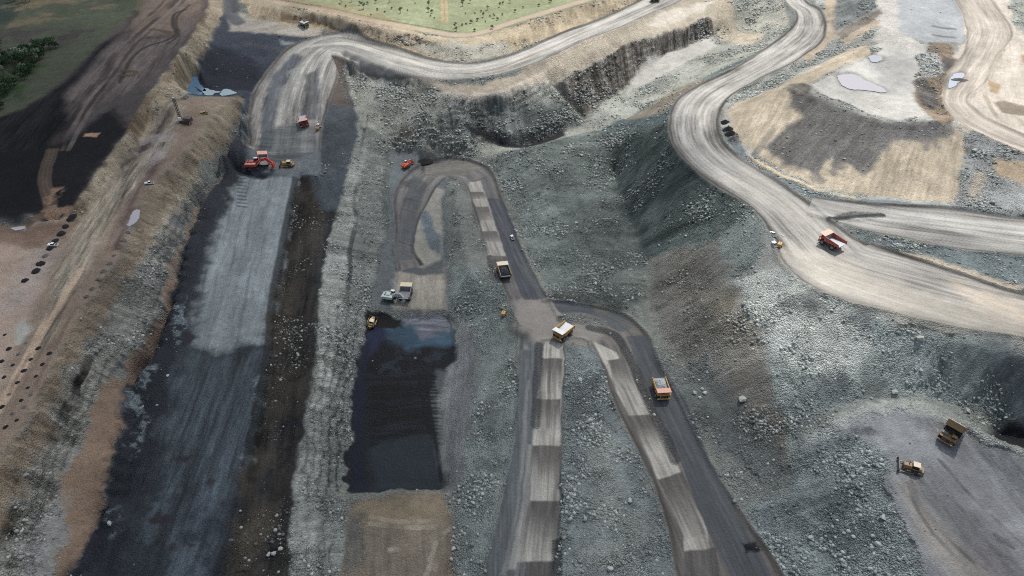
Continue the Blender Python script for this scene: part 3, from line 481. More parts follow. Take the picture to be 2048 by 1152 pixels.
zone([(1460,230),(1560,180),(1600,195),(1650,230),(1750,260),(1860,262),(1900,240),(1928,268),(1925,330),(1910,405),(1760,396),(1640,376),(1540,328),(1480,280)], TAN, .2, 2, soft=2, warp=4, streak=[(1700,390),(1750,265)], sa=.16)
zone([(1570,172),(1600,165),(1640,195),(1690,218),(1750,236),(1810,246),(1860,240),(1890,222),(1912,262),(1890,276),(1820,280),(1780,285),(1745,330),(1720,350),(1690,330),(1680,352),(1650,345),(1640,362),(1600,345),(1560,325),(1535,295),(1560,260),(1600,235),(1590,205)], lin(116,114,110), .35, 2, soft=3.5, warp=7, streak=[(1620,330),(1700,235)], sa=.22)
for k in range(34):
    xa = random.uniform(1590, 1885); ya = np.interp(xa, [1590, 1640, 1750, 1860, 1900], [190, 208, 246, 250, 240]); ln = random.uniform(50, 125) * (1.0 if xa < 1730 else .45); dx_ = -ln * np.interp(xa, [1600, 1900], [.75, .1])
    track([(xa, ya), (xa + dx_ * .5, ya + ln * .5), (xa + dx_, ya + ln)], random.uniform(2, 6), lin(*([random.randint(96, 118)] * 3)), random.uniform(.35, .7), dash=30, seed=k + 90, soft=2)
for k in range(10):
    xa = random.uniform(1480, 1640); ya = np.interp(xa, [1480, 1600, 1640], [215, 200, 212]); track([(xa, ya), (xa - 20, ya + 50), (xa - 45, ya + 95)], random.uniform(1.5, 3), lin(150, 138, 118), .4, dash=25, seed=k + 190)
track([(1572,176),(1600,190),(1640,210),(1700,232),(1750,248),(1810,256),(1862,252),(1900,238)], 4, lin(78,76,74), .6, dash=14, dz=.8)
zone([(1640,352),(1655,325),(1665,315),(1668,340),(1655,358)], TAN, .2, 2, soft=1.5, warp=3); zone([(1600,165),(1620,172),(1600,195),(1575,180)], lin(120,116,108), .4, 2, soft=2, warp=4)
zone([(1620,168),(1660,150),(1740,110),(1780,90),(1850,90),(1860,130),(1840,180),(1850,230),(1800,242),(1740,228),(1690,208),(1640,186)], lin(192,190,182), .12, 7, soft=3, warp=4)
zone([(1780,-60),(1890,-60),(1925,20),(1930,60),(1925,85),(1850,85),(1790,60)], lin(168,172,174), .08, 7, soft=3, warp=4)
zone([(1740,-60),(1790,-60),(1795,60),(1850,88),(1820,100),(1750,95),(1760,40)], lin(198,195,186), .3, 7, soft=3, warp=6)
zone([(1730,125),(1800,100),(1830,130),(1825,180),(1790,185),(1760,165)], lin(160,160,158), .06, 7, soft=8, warp=6, alpha=.7)
for o in (53, 70): track([(1868,o),(1885,o+3),(1908,o+5)], 4, lin(110,112,116), .8)
zone([(1860,85),(1900,88),(1912,110),(1900,160),(1890,180),(1912,235),(1880,250),(1860,235),(1830,200),(1828,160),(1850,125)], lin(150,132,110), .7, 2, soft=2, warp=4)
zone([(1830,110),(1870,105),(1890,135),(1875,155),(1835,155)], lin(196,198,192), .95, 2, soft=2, warp=4); zone([(1885,110),(1905,120),(1900,145),(1880,140)], lin(96,96,96), .5, 2, soft=2, warp=3, alpha=.8)
zone([(1826,160),(1850,155),(1880,190),(1870,220),(1840,205)], lin(110,106,102), .6, 2, soft=2, warp=4, streak=[(1830,180),(1870,200)], sa=.4)
zone([(1895,-60),(2500,-60),(2500,400),(2048,320),(1980,290),(1930,262),(1895,225),(1885,195),(1905,160),(1912,110),(1930,80),(1925,20)], lin(200,190,174), .1, 0, soft=2, warp=4, streak=[(1960,240),(1960,30)], sa=.1)
zone([(2000,-60),(2500,-60),(2500,90),(2048,70),(2030,50)], RKL, .8, 2, soft=3, warp=5)
zone([(1945,262),(2048,310),(2500,400),(2500,470),(2048,436),(1910,416),(1925,330),(1925,275)], lin(156,160,158), .9, 2, soft=2, warp=4)
zone([(1990,320),(2048,325),(2200,340),(2048,370),(1990,350)], lin(190,168,136), .2, 2, soft=3, warp=4, alpha=.9); zone([(1945,350),(1965,345),(1955,400),(1930,405)], TAN, .3, 2, soft=3, warp=4, alpha=.7)
zone([(1500,310),(1560,345),(1640,378),(1720,400),(1711,392),(1620,378),(1540,345),(1480,300)], lin(204,186,150), .2, 2, soft=1.5, warp=3)
zone([(1462,255),(1500,318),(1560,352),(1640,384),(1700,396),(1760,400),(1911,412),(2048,432),(2200,445),(2200,465),(2048,445),(1911,425),(1761,412),(1661,402),(1586,384),(1486,330),(1440,262)], lin(118,128,130), .7, 2, soft=1.5, warp=3)
zone([(1445,200),(1500,178),(1560,150),(1620,120),(1640,126),(1560,165),(1480,200),(1452,222)], RKL, .95, 2, soft=2, warp=3)
for q in ([(1975,160),(2000,170),(1995,190),(1980,185)], [(2040,110),(2120,112),(2120,125),(2045,125)]): zone(q, lin(176,150,116), .2, 0, soft=2, warp=3)
zone([(1985,205),(2010,202),(2048,212),(2150,225),(2150,240),(2048,232),(2000,225)], lin(150,138,120), .3, 2, soft=2, warp=3)
for k, q in enumerate([[(1990,60),(2000,120),(1990,180),(2010,215),(2060,260)],[(1960,100),(1965,160),(1975,200),(2000,240),(2060,285)],[(2005,100),(1998,150)],[(1940,0),(1955,30),(1965,60)],[(2060,130),(2000,125)],[(1925,205),(1935,235),(1980,262),(2048,290)],[(1910,215),(1925,245),(1965,270),(2048,305)]]): track(q, 3, lin(150,136,118), .6, dash=30, seed=k)
# strip south of the branch road
zone([(1686,456),(1765,474),(1911,502),(2048,516),(2500,560),(2500,640),(2048,584),(1960,556),(1880,530),(1780,497),(1700,468)], lin(112,124,126), .8, 2, soft=2, warp=4)
zone([(1780,505),(1900,545),(2048,600),(2048,570),(1960,550),(1860,515)], lin(190,176,154), .3, 2, soft=3, warp=5, alpha=.85)
# ---- roads: wheel tracks, dark watered stretches, windrows
def road(name, base, var, seed, tint=None, lanes=3.0, berm=1.3, rub=.05, edge=.45):
    c = RW[name]; cx = (c[:, 0] + c[:, 2]) / 2; cy = (c[:, 1] + c[:, 3]) / 2; hw = np.hypot(c[:, 0] - c[:, 2], c[:, 1] - c[:, 3]) / 2
    pts = list(zip(cx, cy)); mw = hw.max() + 10; i = bbox(pts, mw); x, y = X[i], Y[i]
    S_, T_, K_ = line_st(pts, x, y); h = np.interp(K_, np.arange(len(hw)), hw); t = T_ / h; off = np.abs(T_) - h + .8 * wx[i]
    m = sstep(1.0, -1.0, off); endm = (K_ > 0) & (K_ < len(pts) - 1); m = m * np.where(endm, 1, sstep(3, 0, np.abs(off) + 3))
    st = 1.3 * fbm(T_ / 1.2 + 50, S_ / 40, seed, 4, .8) + 1.2 * fbm(T_ / 5.5, S_ / 70, seed + 4, 3, .65) + .5 * fbm(T_ / 12, S_ / 22, seed + 6, 3)
    col = np.array(base)[None, :] * np.clip(1 + 1.7 * var * st, .35, 1.7)[:, None]
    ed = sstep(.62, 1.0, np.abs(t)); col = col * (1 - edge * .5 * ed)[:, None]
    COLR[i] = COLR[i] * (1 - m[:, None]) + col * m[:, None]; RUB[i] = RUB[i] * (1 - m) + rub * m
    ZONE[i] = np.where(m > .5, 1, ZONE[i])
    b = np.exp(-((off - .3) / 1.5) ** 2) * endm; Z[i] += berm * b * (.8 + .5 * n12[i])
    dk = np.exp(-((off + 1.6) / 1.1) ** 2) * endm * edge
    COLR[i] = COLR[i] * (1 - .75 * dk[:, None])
    return i, S_, T_, t, K_
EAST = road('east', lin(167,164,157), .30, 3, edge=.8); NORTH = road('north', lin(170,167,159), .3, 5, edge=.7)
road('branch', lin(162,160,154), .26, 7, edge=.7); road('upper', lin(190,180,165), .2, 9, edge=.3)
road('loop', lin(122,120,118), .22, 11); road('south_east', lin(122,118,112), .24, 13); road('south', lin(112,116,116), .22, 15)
def patch(px, col, rub=.05, warp=1.4, alpha=.9, st=None, sa=.2, fade=None):
    """a stretch of road surface; fade=(y0, y1) thins it out along the road between two photo rows"""
    p = wpoly(px); i = bbox(p, 6); x, y = X[i], Y[i]; d = sdf(p, x + wx[i] * warp, y + wy[i] * warp); a = sstep(-.7, .7, d) * alpha
    (ax, ay), (bx, by) = wpoly(st or [((px[0][0]+px[1][0])/2, (px[0][1]+px[1][1])/2), ((px[2][0]+px[3][0])/2, (px[2][1]+px[3][1])/2)])
    L = math.hypot(bx-ax, by-ay); ux, uy = (bx-ax)/L, (by-ay)/L; al = (x-ax)*ux+(y-ay)*uy; ac = (x-ax)*uy-(y-ay)*ux; k = fbm(ac/1.1, al/45, int(px[0][0]) , 4, .7)
    if fade: a = a * sstep(fade, -.1, al / L - .38 * k - fade * .35) if fade > 0 else a
    COLR[i] = COLR[i] * (1 - a[:, None]) + (np.array(col)[None, :] * np.clip(1 + 2.2 * sa * k, .3, 1.8)[:, None]) * a[:, None]
LP = lin(158,154,144); DP = lin(94,91,88); DB2 = lin(86,92,98); LG = lin(160,160,152)
# junction
zone([(800,312),(850,300),(885,312),(880,330),(850,345),(830,400),(805,400),(815,350)], lin(62,66,72), .2, 7, soft=5, warp=7, alpha=.8, dens=12)
zone([(1085,590),(1110,590),(1180,604),(1240,606),(1250,618),(1170,612),(1110,606)], lin(58,66,64), .6, 2, soft=3, warp=5, alpha=.8)
zone([(1130,592),(1200,585),(1290,600),(1275,612),(1240,604),(1180,602)], lin(72,84,80), .6, 2, soft=4, warp=6, alpha=.8)
zone([(1018,640),(1040,636),(1068,650),(1064,690),(1035,680)], lin(74,76,76), .1, 1, soft=3, warp=5, alpha=.8)
zone([(1020,600),(1060,588),(1100,604),(1150,630),(1200,640),(1190,690),(1130,690),(1060,680),(1035,650)], lin(158,152,144), .05, 1, soft=4, warp=5, alpha=.8)
# loop road: left lane alternates pale and dark, right lane dark
patch([(940,365),(978,350),(1060,590),(1030,600)], lin(112,112,112))
patch([(965,395),(1003,400),(1068,560),(1090,600),(1045,600)], lin(84,88,94), alpha=.95)
patch([(936,366),(962,362),(992,450),(1012,515),(978,520),(958,440)], lin(176,172,161), alpha=.9)
for a_, b_, x0, x1 in ((384,398,938,967),(413,440,944,977),(463,484,958,994),(512,565,972,1012)): patch([(x0,a_),(x1,a_),(x1+9,b_),(x0+8,b_)], DP, alpha=.85, fade=1.15, warp=1.0)
patch([(850,330),(930,322),(960,335),(930,352),(880,350),(850,372)], lin(120,118,112), st=[(850,350),(950,340)], sa=.3)
patch([(800,420),(826,350),(856,366),(836,420),(826,520),(794,520)], lin(90,95,98), alpha=.7)
# south east road
patch([(1100,604),(1180,610),(1195,632),(1130,632)], DB2, alpha=.9, st=[(1100,620),(1190,622)]); patch([(1190,622),(1230,624),(1268,655),(1240,665),(1195,640)], lin(96,102,104), alpha=.8, st=[(1200,630),(1260,660)])
patch([(1252,672),(1290,670),(1330,745),(1372,800),(1420,930),(1470,1020),(1540,1140),(1640,1400),(1500,1400),(1460,1152),(1400,1030),(1350,900),(1300,790),(1270,720)], lin(88,92,96), alpha=.95, st=[(1270,680),(1480,1120)])
patch([(1185,684),(1232,705),(1272,770),(1332,890),(1412,1055),(1460,1300),(1385,1300),(1366,1070),(1326,985),(1290,900),(1232,774)], lin(188,184,172), alpha=.92, st=[(1225,720),(1390,1060)], sa=.25)
for q, fd in (([(1216,720),(1242,716),(1274,780),(1232,784)], .85), ([(1254,832),(1300,828),(1334,900),(1290,906)], .85), ([(1316,960),(1362,944),(1418,1068),(1366,1076)], .9), ([(1368,1104),(1432,1096),(1462,1300),(1380,1300)], 1.4)): patch(q, DP, fade=fd, warp=1.2, sa=.3)
track([(1180,655),(1230,670),(1262,720),(1290,790),(1330,870),(1350,920)], 4, lin(58,64,66), .7, dz=.9, rub=.5)
track([(1130,640),(1160,636),(1200,648)], 7, RK, .9, dz=1.2, rub=.8, z=2)
# south roads
patch([(1040,700),(1075,700),(1072,900),(1062,1000),(1025,1152),(968,1152),(1006,1000),(1030,890)], lin(98,104,107), alpha=.9)
patch([(1055,890),(1064,890),(1058,1000),(1030,1140),(1012,1140),(1045,1000)], LG, alpha=.8)
patch([(1090,682),(1128,688),(1122,850),(1119,1000),(1112,1124),(1030,1124),(1060,1000),(1068,850),(1084,720)], lin(184,181,170), alpha=.92, st=[(1104,700),(1085,1100)], sa=.25)
for q, fd in (([(1083,716),(1123,716),(1123,776),(1076,776)], .85), ([(1072,798),(1122,798),(1122,870),(1066,870)], .75), ([(1065,892),(1121,892),(1120,980),(1060,980)], .8), ([(1059,1002),(1119,1002),(1113,1108),(1036,1108)], .95), ([(1052,1124),(1108,1124),(1104,1400),(1030,1400)], 0)): patch(q, DP, fade=fd, warp=1.2, sa=.3)
patch([(1052,760),(1058,760),(1052,900),(1040,1000),(1010,1152),(1000,1152),(1034,1000),(1044,880)], lin(150,150,144), alpha=.5)
for o in (-14, -4, 6, 16):
    track([(1104+o,700),(1100+o,850),(1094+o,1000),(1080+o,1150)], 1.6, lin(128,125,118) if o % 4 else lin(84,82,80), .55, dash=26, seed=o + 20)
    track([(1228+o,730),(1262+o,800),(1310+o,890),(1350+o,980),(1392+o,1070),(1420+o,1200)], 1.6, lin(128,125,118) if o % 4 else lin(84,82,80), .55, dash=26, seed=o + 30)
    track([(950+o*.6,380),(966+o*.6,440),(990+o*.6,510),(1030+o*.6,590)], 1.3, lin(120,118,112), .5, dash=20, seed=o + 50)
    track([(985+o*.5,400),(1015+o*.5,470),(1050+o*.5,540),(1080+o*.5,600)], 1.0, lin(110,112,114), .5, dash=20, seed=o + 60)
    track([(1300+o,690),(1330+o,770),(1375+o,870),(1430+o,970),(1500+o,1100)], 1.2, lin(112,114,116), .4, dash=24, seed=o + 70)
    track([(1058+o,720),(1052+o,850),(1040+o,960),(1008+o,1100)], 1.4, lin(124,128,128), .45, dash=30, seed=o + 80)
track([(1078,690),(1076,760),(1072,850)], 4, lin(70,72,72), .7, dz=.8, rub=.4)
for k in range(22): track([(1108, 1084 + k * 5.2), (1122, 1082 + k * 5.2)], .9, lin(52,56,60), .8)
zone([(1492,1090),(1520,1085),(1526,1102),(1500,1106)], lin(26,30,36), .5, 1, soft=1.5, warp=4)
# north road body: dark lane left, pale middle, dark lane right
zone([(585,108),(606,112),(572,165),(556,215),(545,300),(512,300),(522,220),(545,152)], lin(86,93,102), .06, 1, soft=3, warp=3, alpha=.85, streak=[(530,270),(560,160)], sa=.4)
zone([(612,150),(640,135),(640,200),(634,240),(600,240),(606,190)], lin(82,88,96), .06, 1, soft=3, warp=3, alpha=.75, streak=[(615,235),(625,150)], sa=.7)
zone([(560,150),(610,120),(600,200),(590,260),(556,270),(560,200)], lin(158,162,156), .15, 1, soft=4, warp=5, alpha=.7, dens=9)
zone([(520,270),(600,240),(640,260),(636,310),(560,330),(505,310)], lin(96,104,108), .1, 1, soft=6, warp=6, alpha=.7, streak=[(510,290),(630,290)], sa=.4)
patch([(640,70),(740,110),(830,138),(838,150),(740,128),(650,100)], lin(160,158,152), alpha=.6, st=[(640,80),(830,145)], sa=.25)
track([(620,92),(700,88),(760,106),(840,128),(900,138),(960,138),(1024,122),(1100,92),(1200,48),(1290,8)], 6, lin(222,218,206), .75, dash=60); track([(640,100),(720,104),(800,132),(900,148),(980,146),(1060,112),(1150,74)], 3, lin(216,212,200), .6, dash=40, seed=4)
track([(930,150),(1000,136),(1080,104),(1180,60)], 2.5, lin(140,118,100), .6, dash=60)
# branch island
zone([(1656,436),(1690,424),(1760,426),(1770,432),(1700,438)], lin(110,112,110), .4, 2, soft=1.5, warp=2)
track([(1656,440),(1690,437),(1765,431)], 3, lin(60,62,62), .8, dz=1)
zone([(1560,500),(1640,500),(1760,560),(1900,600),(2048,640),(2048,690),(1860,650),(1720,610),(1620,570)], lin(196,188,172), .05, 1, soft=8, warp=6, alpha=.65, streak=[(2048,650),(1640,520)], sa=.12)
zone([(1900,560),(2048,600),(2300,660),(2300,700),(2048,650),(1950,610)], lin(214,198,174), .05, 1, soft=8, warp=6, alpha=.7, streak=[(2048,650),(1900,580)], sa=.1)
zone([(1440,300),(1500,320),(1560,380),(1640,440),(1600,450),(1520,400)], lin(176,172,162), .05, 1, soft=6, warp=3, alpha=.4)
fine = fbm(X / 4.2, Y / 4.2, 201, 5, .8); grit = np.where((ZONE == 1), .5, 1.0)
COLR *= (1 + .10 * n12 + .08 * n60 + .34 * fine * grit * (.6 + .6 * RUB))[:, None]
RUB0 = RUB.copy(); lum_ = COLR @ np.array([.25, .65, .1]); COLR = lum_[:, None] + (COLR - lum_[:, None]) * np.where((ZONE == 5) | (ZONE == 4), 1, .83)[:, None]
patchy = sstep(-.35, .35, fbm(X / 19, Y / 19, 301, 4, .6)); RUB = np.where(RUB > .4, RUB * (.45 + .65 * patchy), RUB)
blot = fbm(X / 34, Y / 34, 307, 5, .62); COLR *= np.where((ZONE == 2) | (ZONE == 3), 1 + .42 * blot, np.where(ZONE == 1, 1 + .12 * blot, 1 + .3 * blot))[:, None]
COLR = np.clip(COLR, .004, .85)
# standing water: level the ground under it
WATER = []
def pond(px, mat, z=None, dz=.3):
    a = np.array(px, float)
    if z is None: x, y = G(a[:, 0], a[:, 1]); z = float(np.mean(zbase(x, y)))
    x, y = P(a[:, 0], a[:, 1], np.full(len(a), z)); c = catmull(np.stack([np.append(x, x[0]), np.append(y, y[0])], 1), 10)[:-1]
    c = c + 1.1 * np.stack([fbm(c[:, 0] / 3.5, c[:, 1] / 3.5, 401, 3, .7), fbm(c[:, 0] / 3.5, c[:, 1] / 3.5, 409, 3, .7)], 1)
    p = [tuple(q) for q in c]; i = bbox(p, 6); d = sdf(p, X[i], Y[i]); k = sstep(-5, -.5, d); WATER.append((p, z, mat, i[d > -1.5], i, k))
    RUB[i] *= (1 - .8 * k)
pond([(384,154),(392,152),(397,160),(399,168),(408,175),(412,182),(400,180),(392,174),(388,178),(400,183),(408,187),(396,190),(370,190),(372,182),(378,172),(382,164)], 'blue', 29)
pond([(410,176),(424,180),(440,183),(430,186),(422,191),(408,189),(404,184)], 'pale', 29); pond([(441,183),(448,178),(460,179),(466,182),(474,186),(456,190),(441,191)], 'pale', 29)
pond([(1674,152),(1690,148),(1712,150),(1730,160),(1750,168),(1772,180),(1768,185),(1730,180),(1700,178),(1682,168)], 'milky'); pond([(1736,113),(1750,110),(1764,114),(1760,122),(1745,124)], 'bluegrey')
pond([(1898,160),(1908,148),(1926,146),(1928,152),(1912,170),(1898,176)], 'paleblue')
pond([(259,438),(268,421),(280,421),(276,440),(262,451),(255,450)], 'milky'); pond([(22,456),(46,452),(50,456),(30,461)], 'milky')
# ------------------------------------------------------------------ the cloud whose shade lies over the near part of the mine
DP_ = [(-200,100,2.2),(100,0,1.2),(60,150,1.9),(200,250,2.4),(100,350,2.4),(300,60,1.3),(430,20,.6),(350,150,1.5),(300,300,1.9),(60,500,.95),(-250,500,1.0),(200,500,1.7),(80,700,1.05),(-200,750,1.1),(300,600,1.9),(200,850,1.5),(50,1000,1.35),(200,1100,1.7),
       (450,150,1.9),(560,60,.6),(580,200,1.0),(500,330,1.3),(450,500,1.4),(450,700,1.5),(400,900,2.0),(350,1100,2.2),(600,400,1.5),(600,700,1.8),(550,1000,2.2),(680,250,.9),(700,150,.35),(700,450,1.2),(680,700,1.3),(640,950,1.5),(640,1130,1.5),
       (820,110,-.2),(800,200,.3),(850,280,.55),(850,420,1.05),(850,570,1.0),(800,700,1.5),(800,900,1.6),(800,1100,1.5),(1000,240,.3),(1000,350,.7),(950,450,1.0),(1000,600,.95),(950,800,1.2),(980,1000,1.35),(1050,1130,1.4),
       (1100,150,-.2),(1150,260,.4),(1150,400,1.0),(1300,300,.8),(1300,420,1.15),(1200,600,.9),(1120,650,.75),(1150,800,1.05),(1200,1000,1.25),(1300,750,.95),(1350,950,1.2),(1350,1130,1.35),(1400,600,.75),(1450,800,.9),(1500,1000,1.2),(1500,1130,1.35),
       (1250,120,-.5),(1420,250,0),(1500,420,.1),(1480,500,.3),(1560,620,-.5),(1600,680,-.1),(1700,640,.1),(1700,760,.45),(1600,900,.85),(1650,1050,.95),(1750,900,.6),(1850,1000,.7),(1950,1130,.85),(1900,760,.45),(2048,740,.55),(2048,950,.7),(2250,1000,1.0),
       (1700,500,-.6),(1900,600,-.4),(2048,600,-.4),(1700,300,-1),(1900,400,-1),(1700,100,-1),(2048,200,-1),(2300,300,-1),(1400,0,-1),(1000,20,-.6),(800,10,-.3),(1000,-60,-1),(650,10,.1),(480,-50,.1),(550,0,.5)]
def make_cloud():
    a = np.array(DP_, float); gx, gy = G(a[:, 0], a[:, 1])
    n, m = 170, 150; u = np.linspace(-800, 800, n); v = np.linspace(-120, 1450, m); U, V = np.meshgrid(u, v)
    num = np.zeros_like(U); den = np.zeros_like(U) + 1e-4; num -= 1e-4
    for x0, y0, d in zip(gx, gy, a[:, 2]):
        w = 1 / ((((U - x0) ** 2 + (V - y0) ** 2) / 30 ** 2 + .5) ** 2.2); num += w * d; den += w
    D = num / den + .16 * fbm(U / 70, V / 70, 71, 4, .55)
    D *= sstep(0, 130, 800 - np.abs(U)); D = np.where(V > 1150, D - (V - 1150) / 120, D); D = np.where(V < 0, D + V / 80, D)
    D = np.maximum(D, 0); D[0, :] = D[-1, :] = 0; D[:, 0] = D[:, -1] = 0
    SIG = .03; z0 = 900.0; T = D / SIG * SUNDIR.z; k = (z0 - 10) / SUNDIR.z
    ox, oy = U + SUNDIR.x * k, V + SUNDIR.y * k
    up = np.stack([ox, oy, z0 + T + .0 * U], -1).reshape(-1, 3); lo = np.stack([ox, oy, z0 - .25 * T], -1).reshape(-1, 3)
    idx = np.arange(n * m).reshape(m, n); live = (D > 0)
    cell = live[:-1, :-1] | live[:-1, 1:] | live[1:, 1:] | live[1:, :-1]
    q = np.stack([idx[:-1, :-1], idx[:-1, 1:], idx[1:, 1:], idx[1:, :-1]], -1)[cell]
    keep, inv = np.unique(q, return_inverse=True); q = inv.reshape(q.shape); up = up[keep]; lo = lo[keep]; nv = len(keep)
    zero = (up[:, 2] - lo[:, 2]) < 1e-6; low_id = np.where(zero, np.arange(nv), np.arange(nv) + nv)
    ql = low_id[q][:, ::-1]
    me = bpy.data.meshes.new('cloud'); me.from_pydata(np.vstack([up, lo]).tolist(), [], q.tolist() + ql.tolist()); me.validate()
    mt = bpy.data.materials.new('cloud_vapour'); mt.use_nodes = True; nt = mt.node_tree; nt.nodes.clear()
    vs = nt.nodes.new('ShaderNodeVolumeScatter'); vs.inputs['Color'].default_value = (1, 1, 1, 1); vs.inputs['Density'].default_value = SIG * .8; vs.inputs['Anisotropy'].default_value = .5
    o_ = nt.nodes.new('ShaderNodeOutputMaterial'); nt.links.new(vs.outputs[0], o_.inputs['Volume'])
    me.materials.append(mt); o = bpy.data.objects.new('cloud', me); COL.objects.link(o); o['kind'] = 'structure'
make_cloud()
# ------------------------------------------------------------------ small relief
slope_x, slope_y = 1, 1
FAR = 1 / (1 + (np.maximum(Y, 0) / 620) ** 3)
Z += RUB * (1.2 * n12 + (1.6 + 3.6 * (ZONE == 2)) * fbm(X / 30, Y / 30, 61, 4)) * np.clip((RUB - .12) * 2, 0, 1) * FAR
d1, v1 = worley(X / 2.6, Y / 2.6, 4); d2, v2 = worley(X / 1.3, Y / 1.3, 14)
big = np.clip(RUB * 1.3 - .25, 0, 1)
Z += big * (np.maximum(0, .55 - d1) * 1.1 * (v1 > .6) * v1 + np.maximum(0, .5 - d2) * .5 * v2 + n3 * .4)
Z += .10 * n3
COLR *= (1 + big * (.35 * (v1 - .45) * (d1 < .5) * (v1 > .55) + .22 * (v2 - .5)))[:, None]
rockface = (ZONE == 3) & (RUB > .9)
i = np.nonzero(rockface)[0]; ul = X[i] * .82 + Y[i] * .57
cr1 = np.abs(fbm(ul / 7, Z[i] / 9, 91, 3, .6)); cr2 = np.abs(fbm(ul / 16, Z[i] / 2.6, 95, 3, .6)); ck = np.clip(.16 - cr1, 0, 1) * 3.5 + np.clip(.10 - cr2, 0, 1) * 4
COLR[i] *= np.clip(1 - ck, .12, 1)[:, None] * (1 + 1.0 * fbm(ul / 3.5, Z[i] / 2.2, 97, 4, .75))[:, None]; Z[i] -= ck * .8
gx_ = (bil(ZG, (X + 3 - XR[0]) / CELL, (Y - YR[0]) / CELL) - bil(ZG, (X - 3 - XR[0]) / CELL, (Y - YR[0]) / CELL)) / 6
gy_ = (bil(ZG, (X - XR[0]) / CELL, (Y + 3 - YR[0]) / CELL) - bil(ZG, (X - XR[0]) / CELL, (Y - 3 - YR[0]) / CELL)) / 6
SLP = np.hypot(gx_, gy_); st_ = sstep(.45, 1.1, SLP) * (ZONE != 1) * (np.abs(X) < 900) * (Y < 1200)
i = np.nonzero((st_ > .02) & ~rockface)[0]; al_ = (X[i] * -gy_[i] + Y[i] * gx_[i]) / (SLP[i] + 1e-6)
ul = X[i] * .7 + Y[i] * .7; ul2 = X[i] * .7 - Y[i] * .7; w_ = np.abs(gx_[i] - gy_[i]) > np.abs(gx_[i] + gy_[i]); uu = np.where(w_, ul, ul2)
rill = fbm(uu / 3.5, Z[i] / 14, 95, 4, .7); Z[i] += .8 * rill * st_[i]; ck = np.clip(.08 - np.abs(fbm(uu / 9, Z[i] / 6, 99, 3, .6)), 0, 1) * 5 * st_[i] * (ZONE[i] == 3)
COLR[i] *= np.clip(1 + .5 * rill * st_[i] - ck, .2, 2)[:, None]
st3 = st_ * sstep(.4, .8, RUB0); i = np.nonzero((ZONE == 3) & (st3 > .05))[0]; hq = 4.2; q_ = Z[i] / hq + 1.1 * fbm(X[i] / 15, Y[i] / 15, 141, 4, .6); fq = q_ - np.floor(q_)
Z[i] += (sstep(.35, .65, fq) - fq) * hq * .5 * st3[i]; COLR[i] *= (1 - .45 * st3[i] * np.exp(-((fq - .5) / .13) ** 2))[:, None]
wb, vb = worley(X[i] / 4.5, Y[i] / 4.5, 151); Z[i] += (vb - .5) * .9 * st3[i]; COLR[i] *= (1 + .4 * (vb - .5) * st3[i])[:, None]
for p_, z_, m_, in_, i_, k_ in WATER: COLR[i_] *= (1 - .3 * k_)[:, None]; Z[i_] = Z[i_] * (1 - k_) + (z_ - .5) * k_
COLR = np.clip(COLR, .004, .85)
ZM = Z.reshape(NR, NC)
def zat(x, y):                                     # the built surface under one point
    j = np.searchsorted(ys, y) - 1; j = int(np.clip(j, 0, NR - 2)); fy = (y - ys[j]) / (ys[j + 1] - ys[j]); o = []
    for jj in (j, j + 1):
        sv = x / (ys[jj] * CT + .64 * H); k = int(np.clip(np.searchsorted(s, sv) - 1, 0, NC - 2)); fx = np.clip((sv - s[k]) / (s[k + 1] - s[k]), 0, 1)
        o.append(ZM[jj, k] * (1 - fx) + ZM[jj, k + 1] * fx)
    return float(o[0] * (1 - fy) + o[1] * fy)
def spot(px, py):
    x, y = G(px, py); x = float(x[0]); y = float(y[0]); return x, y, zat(x, y)

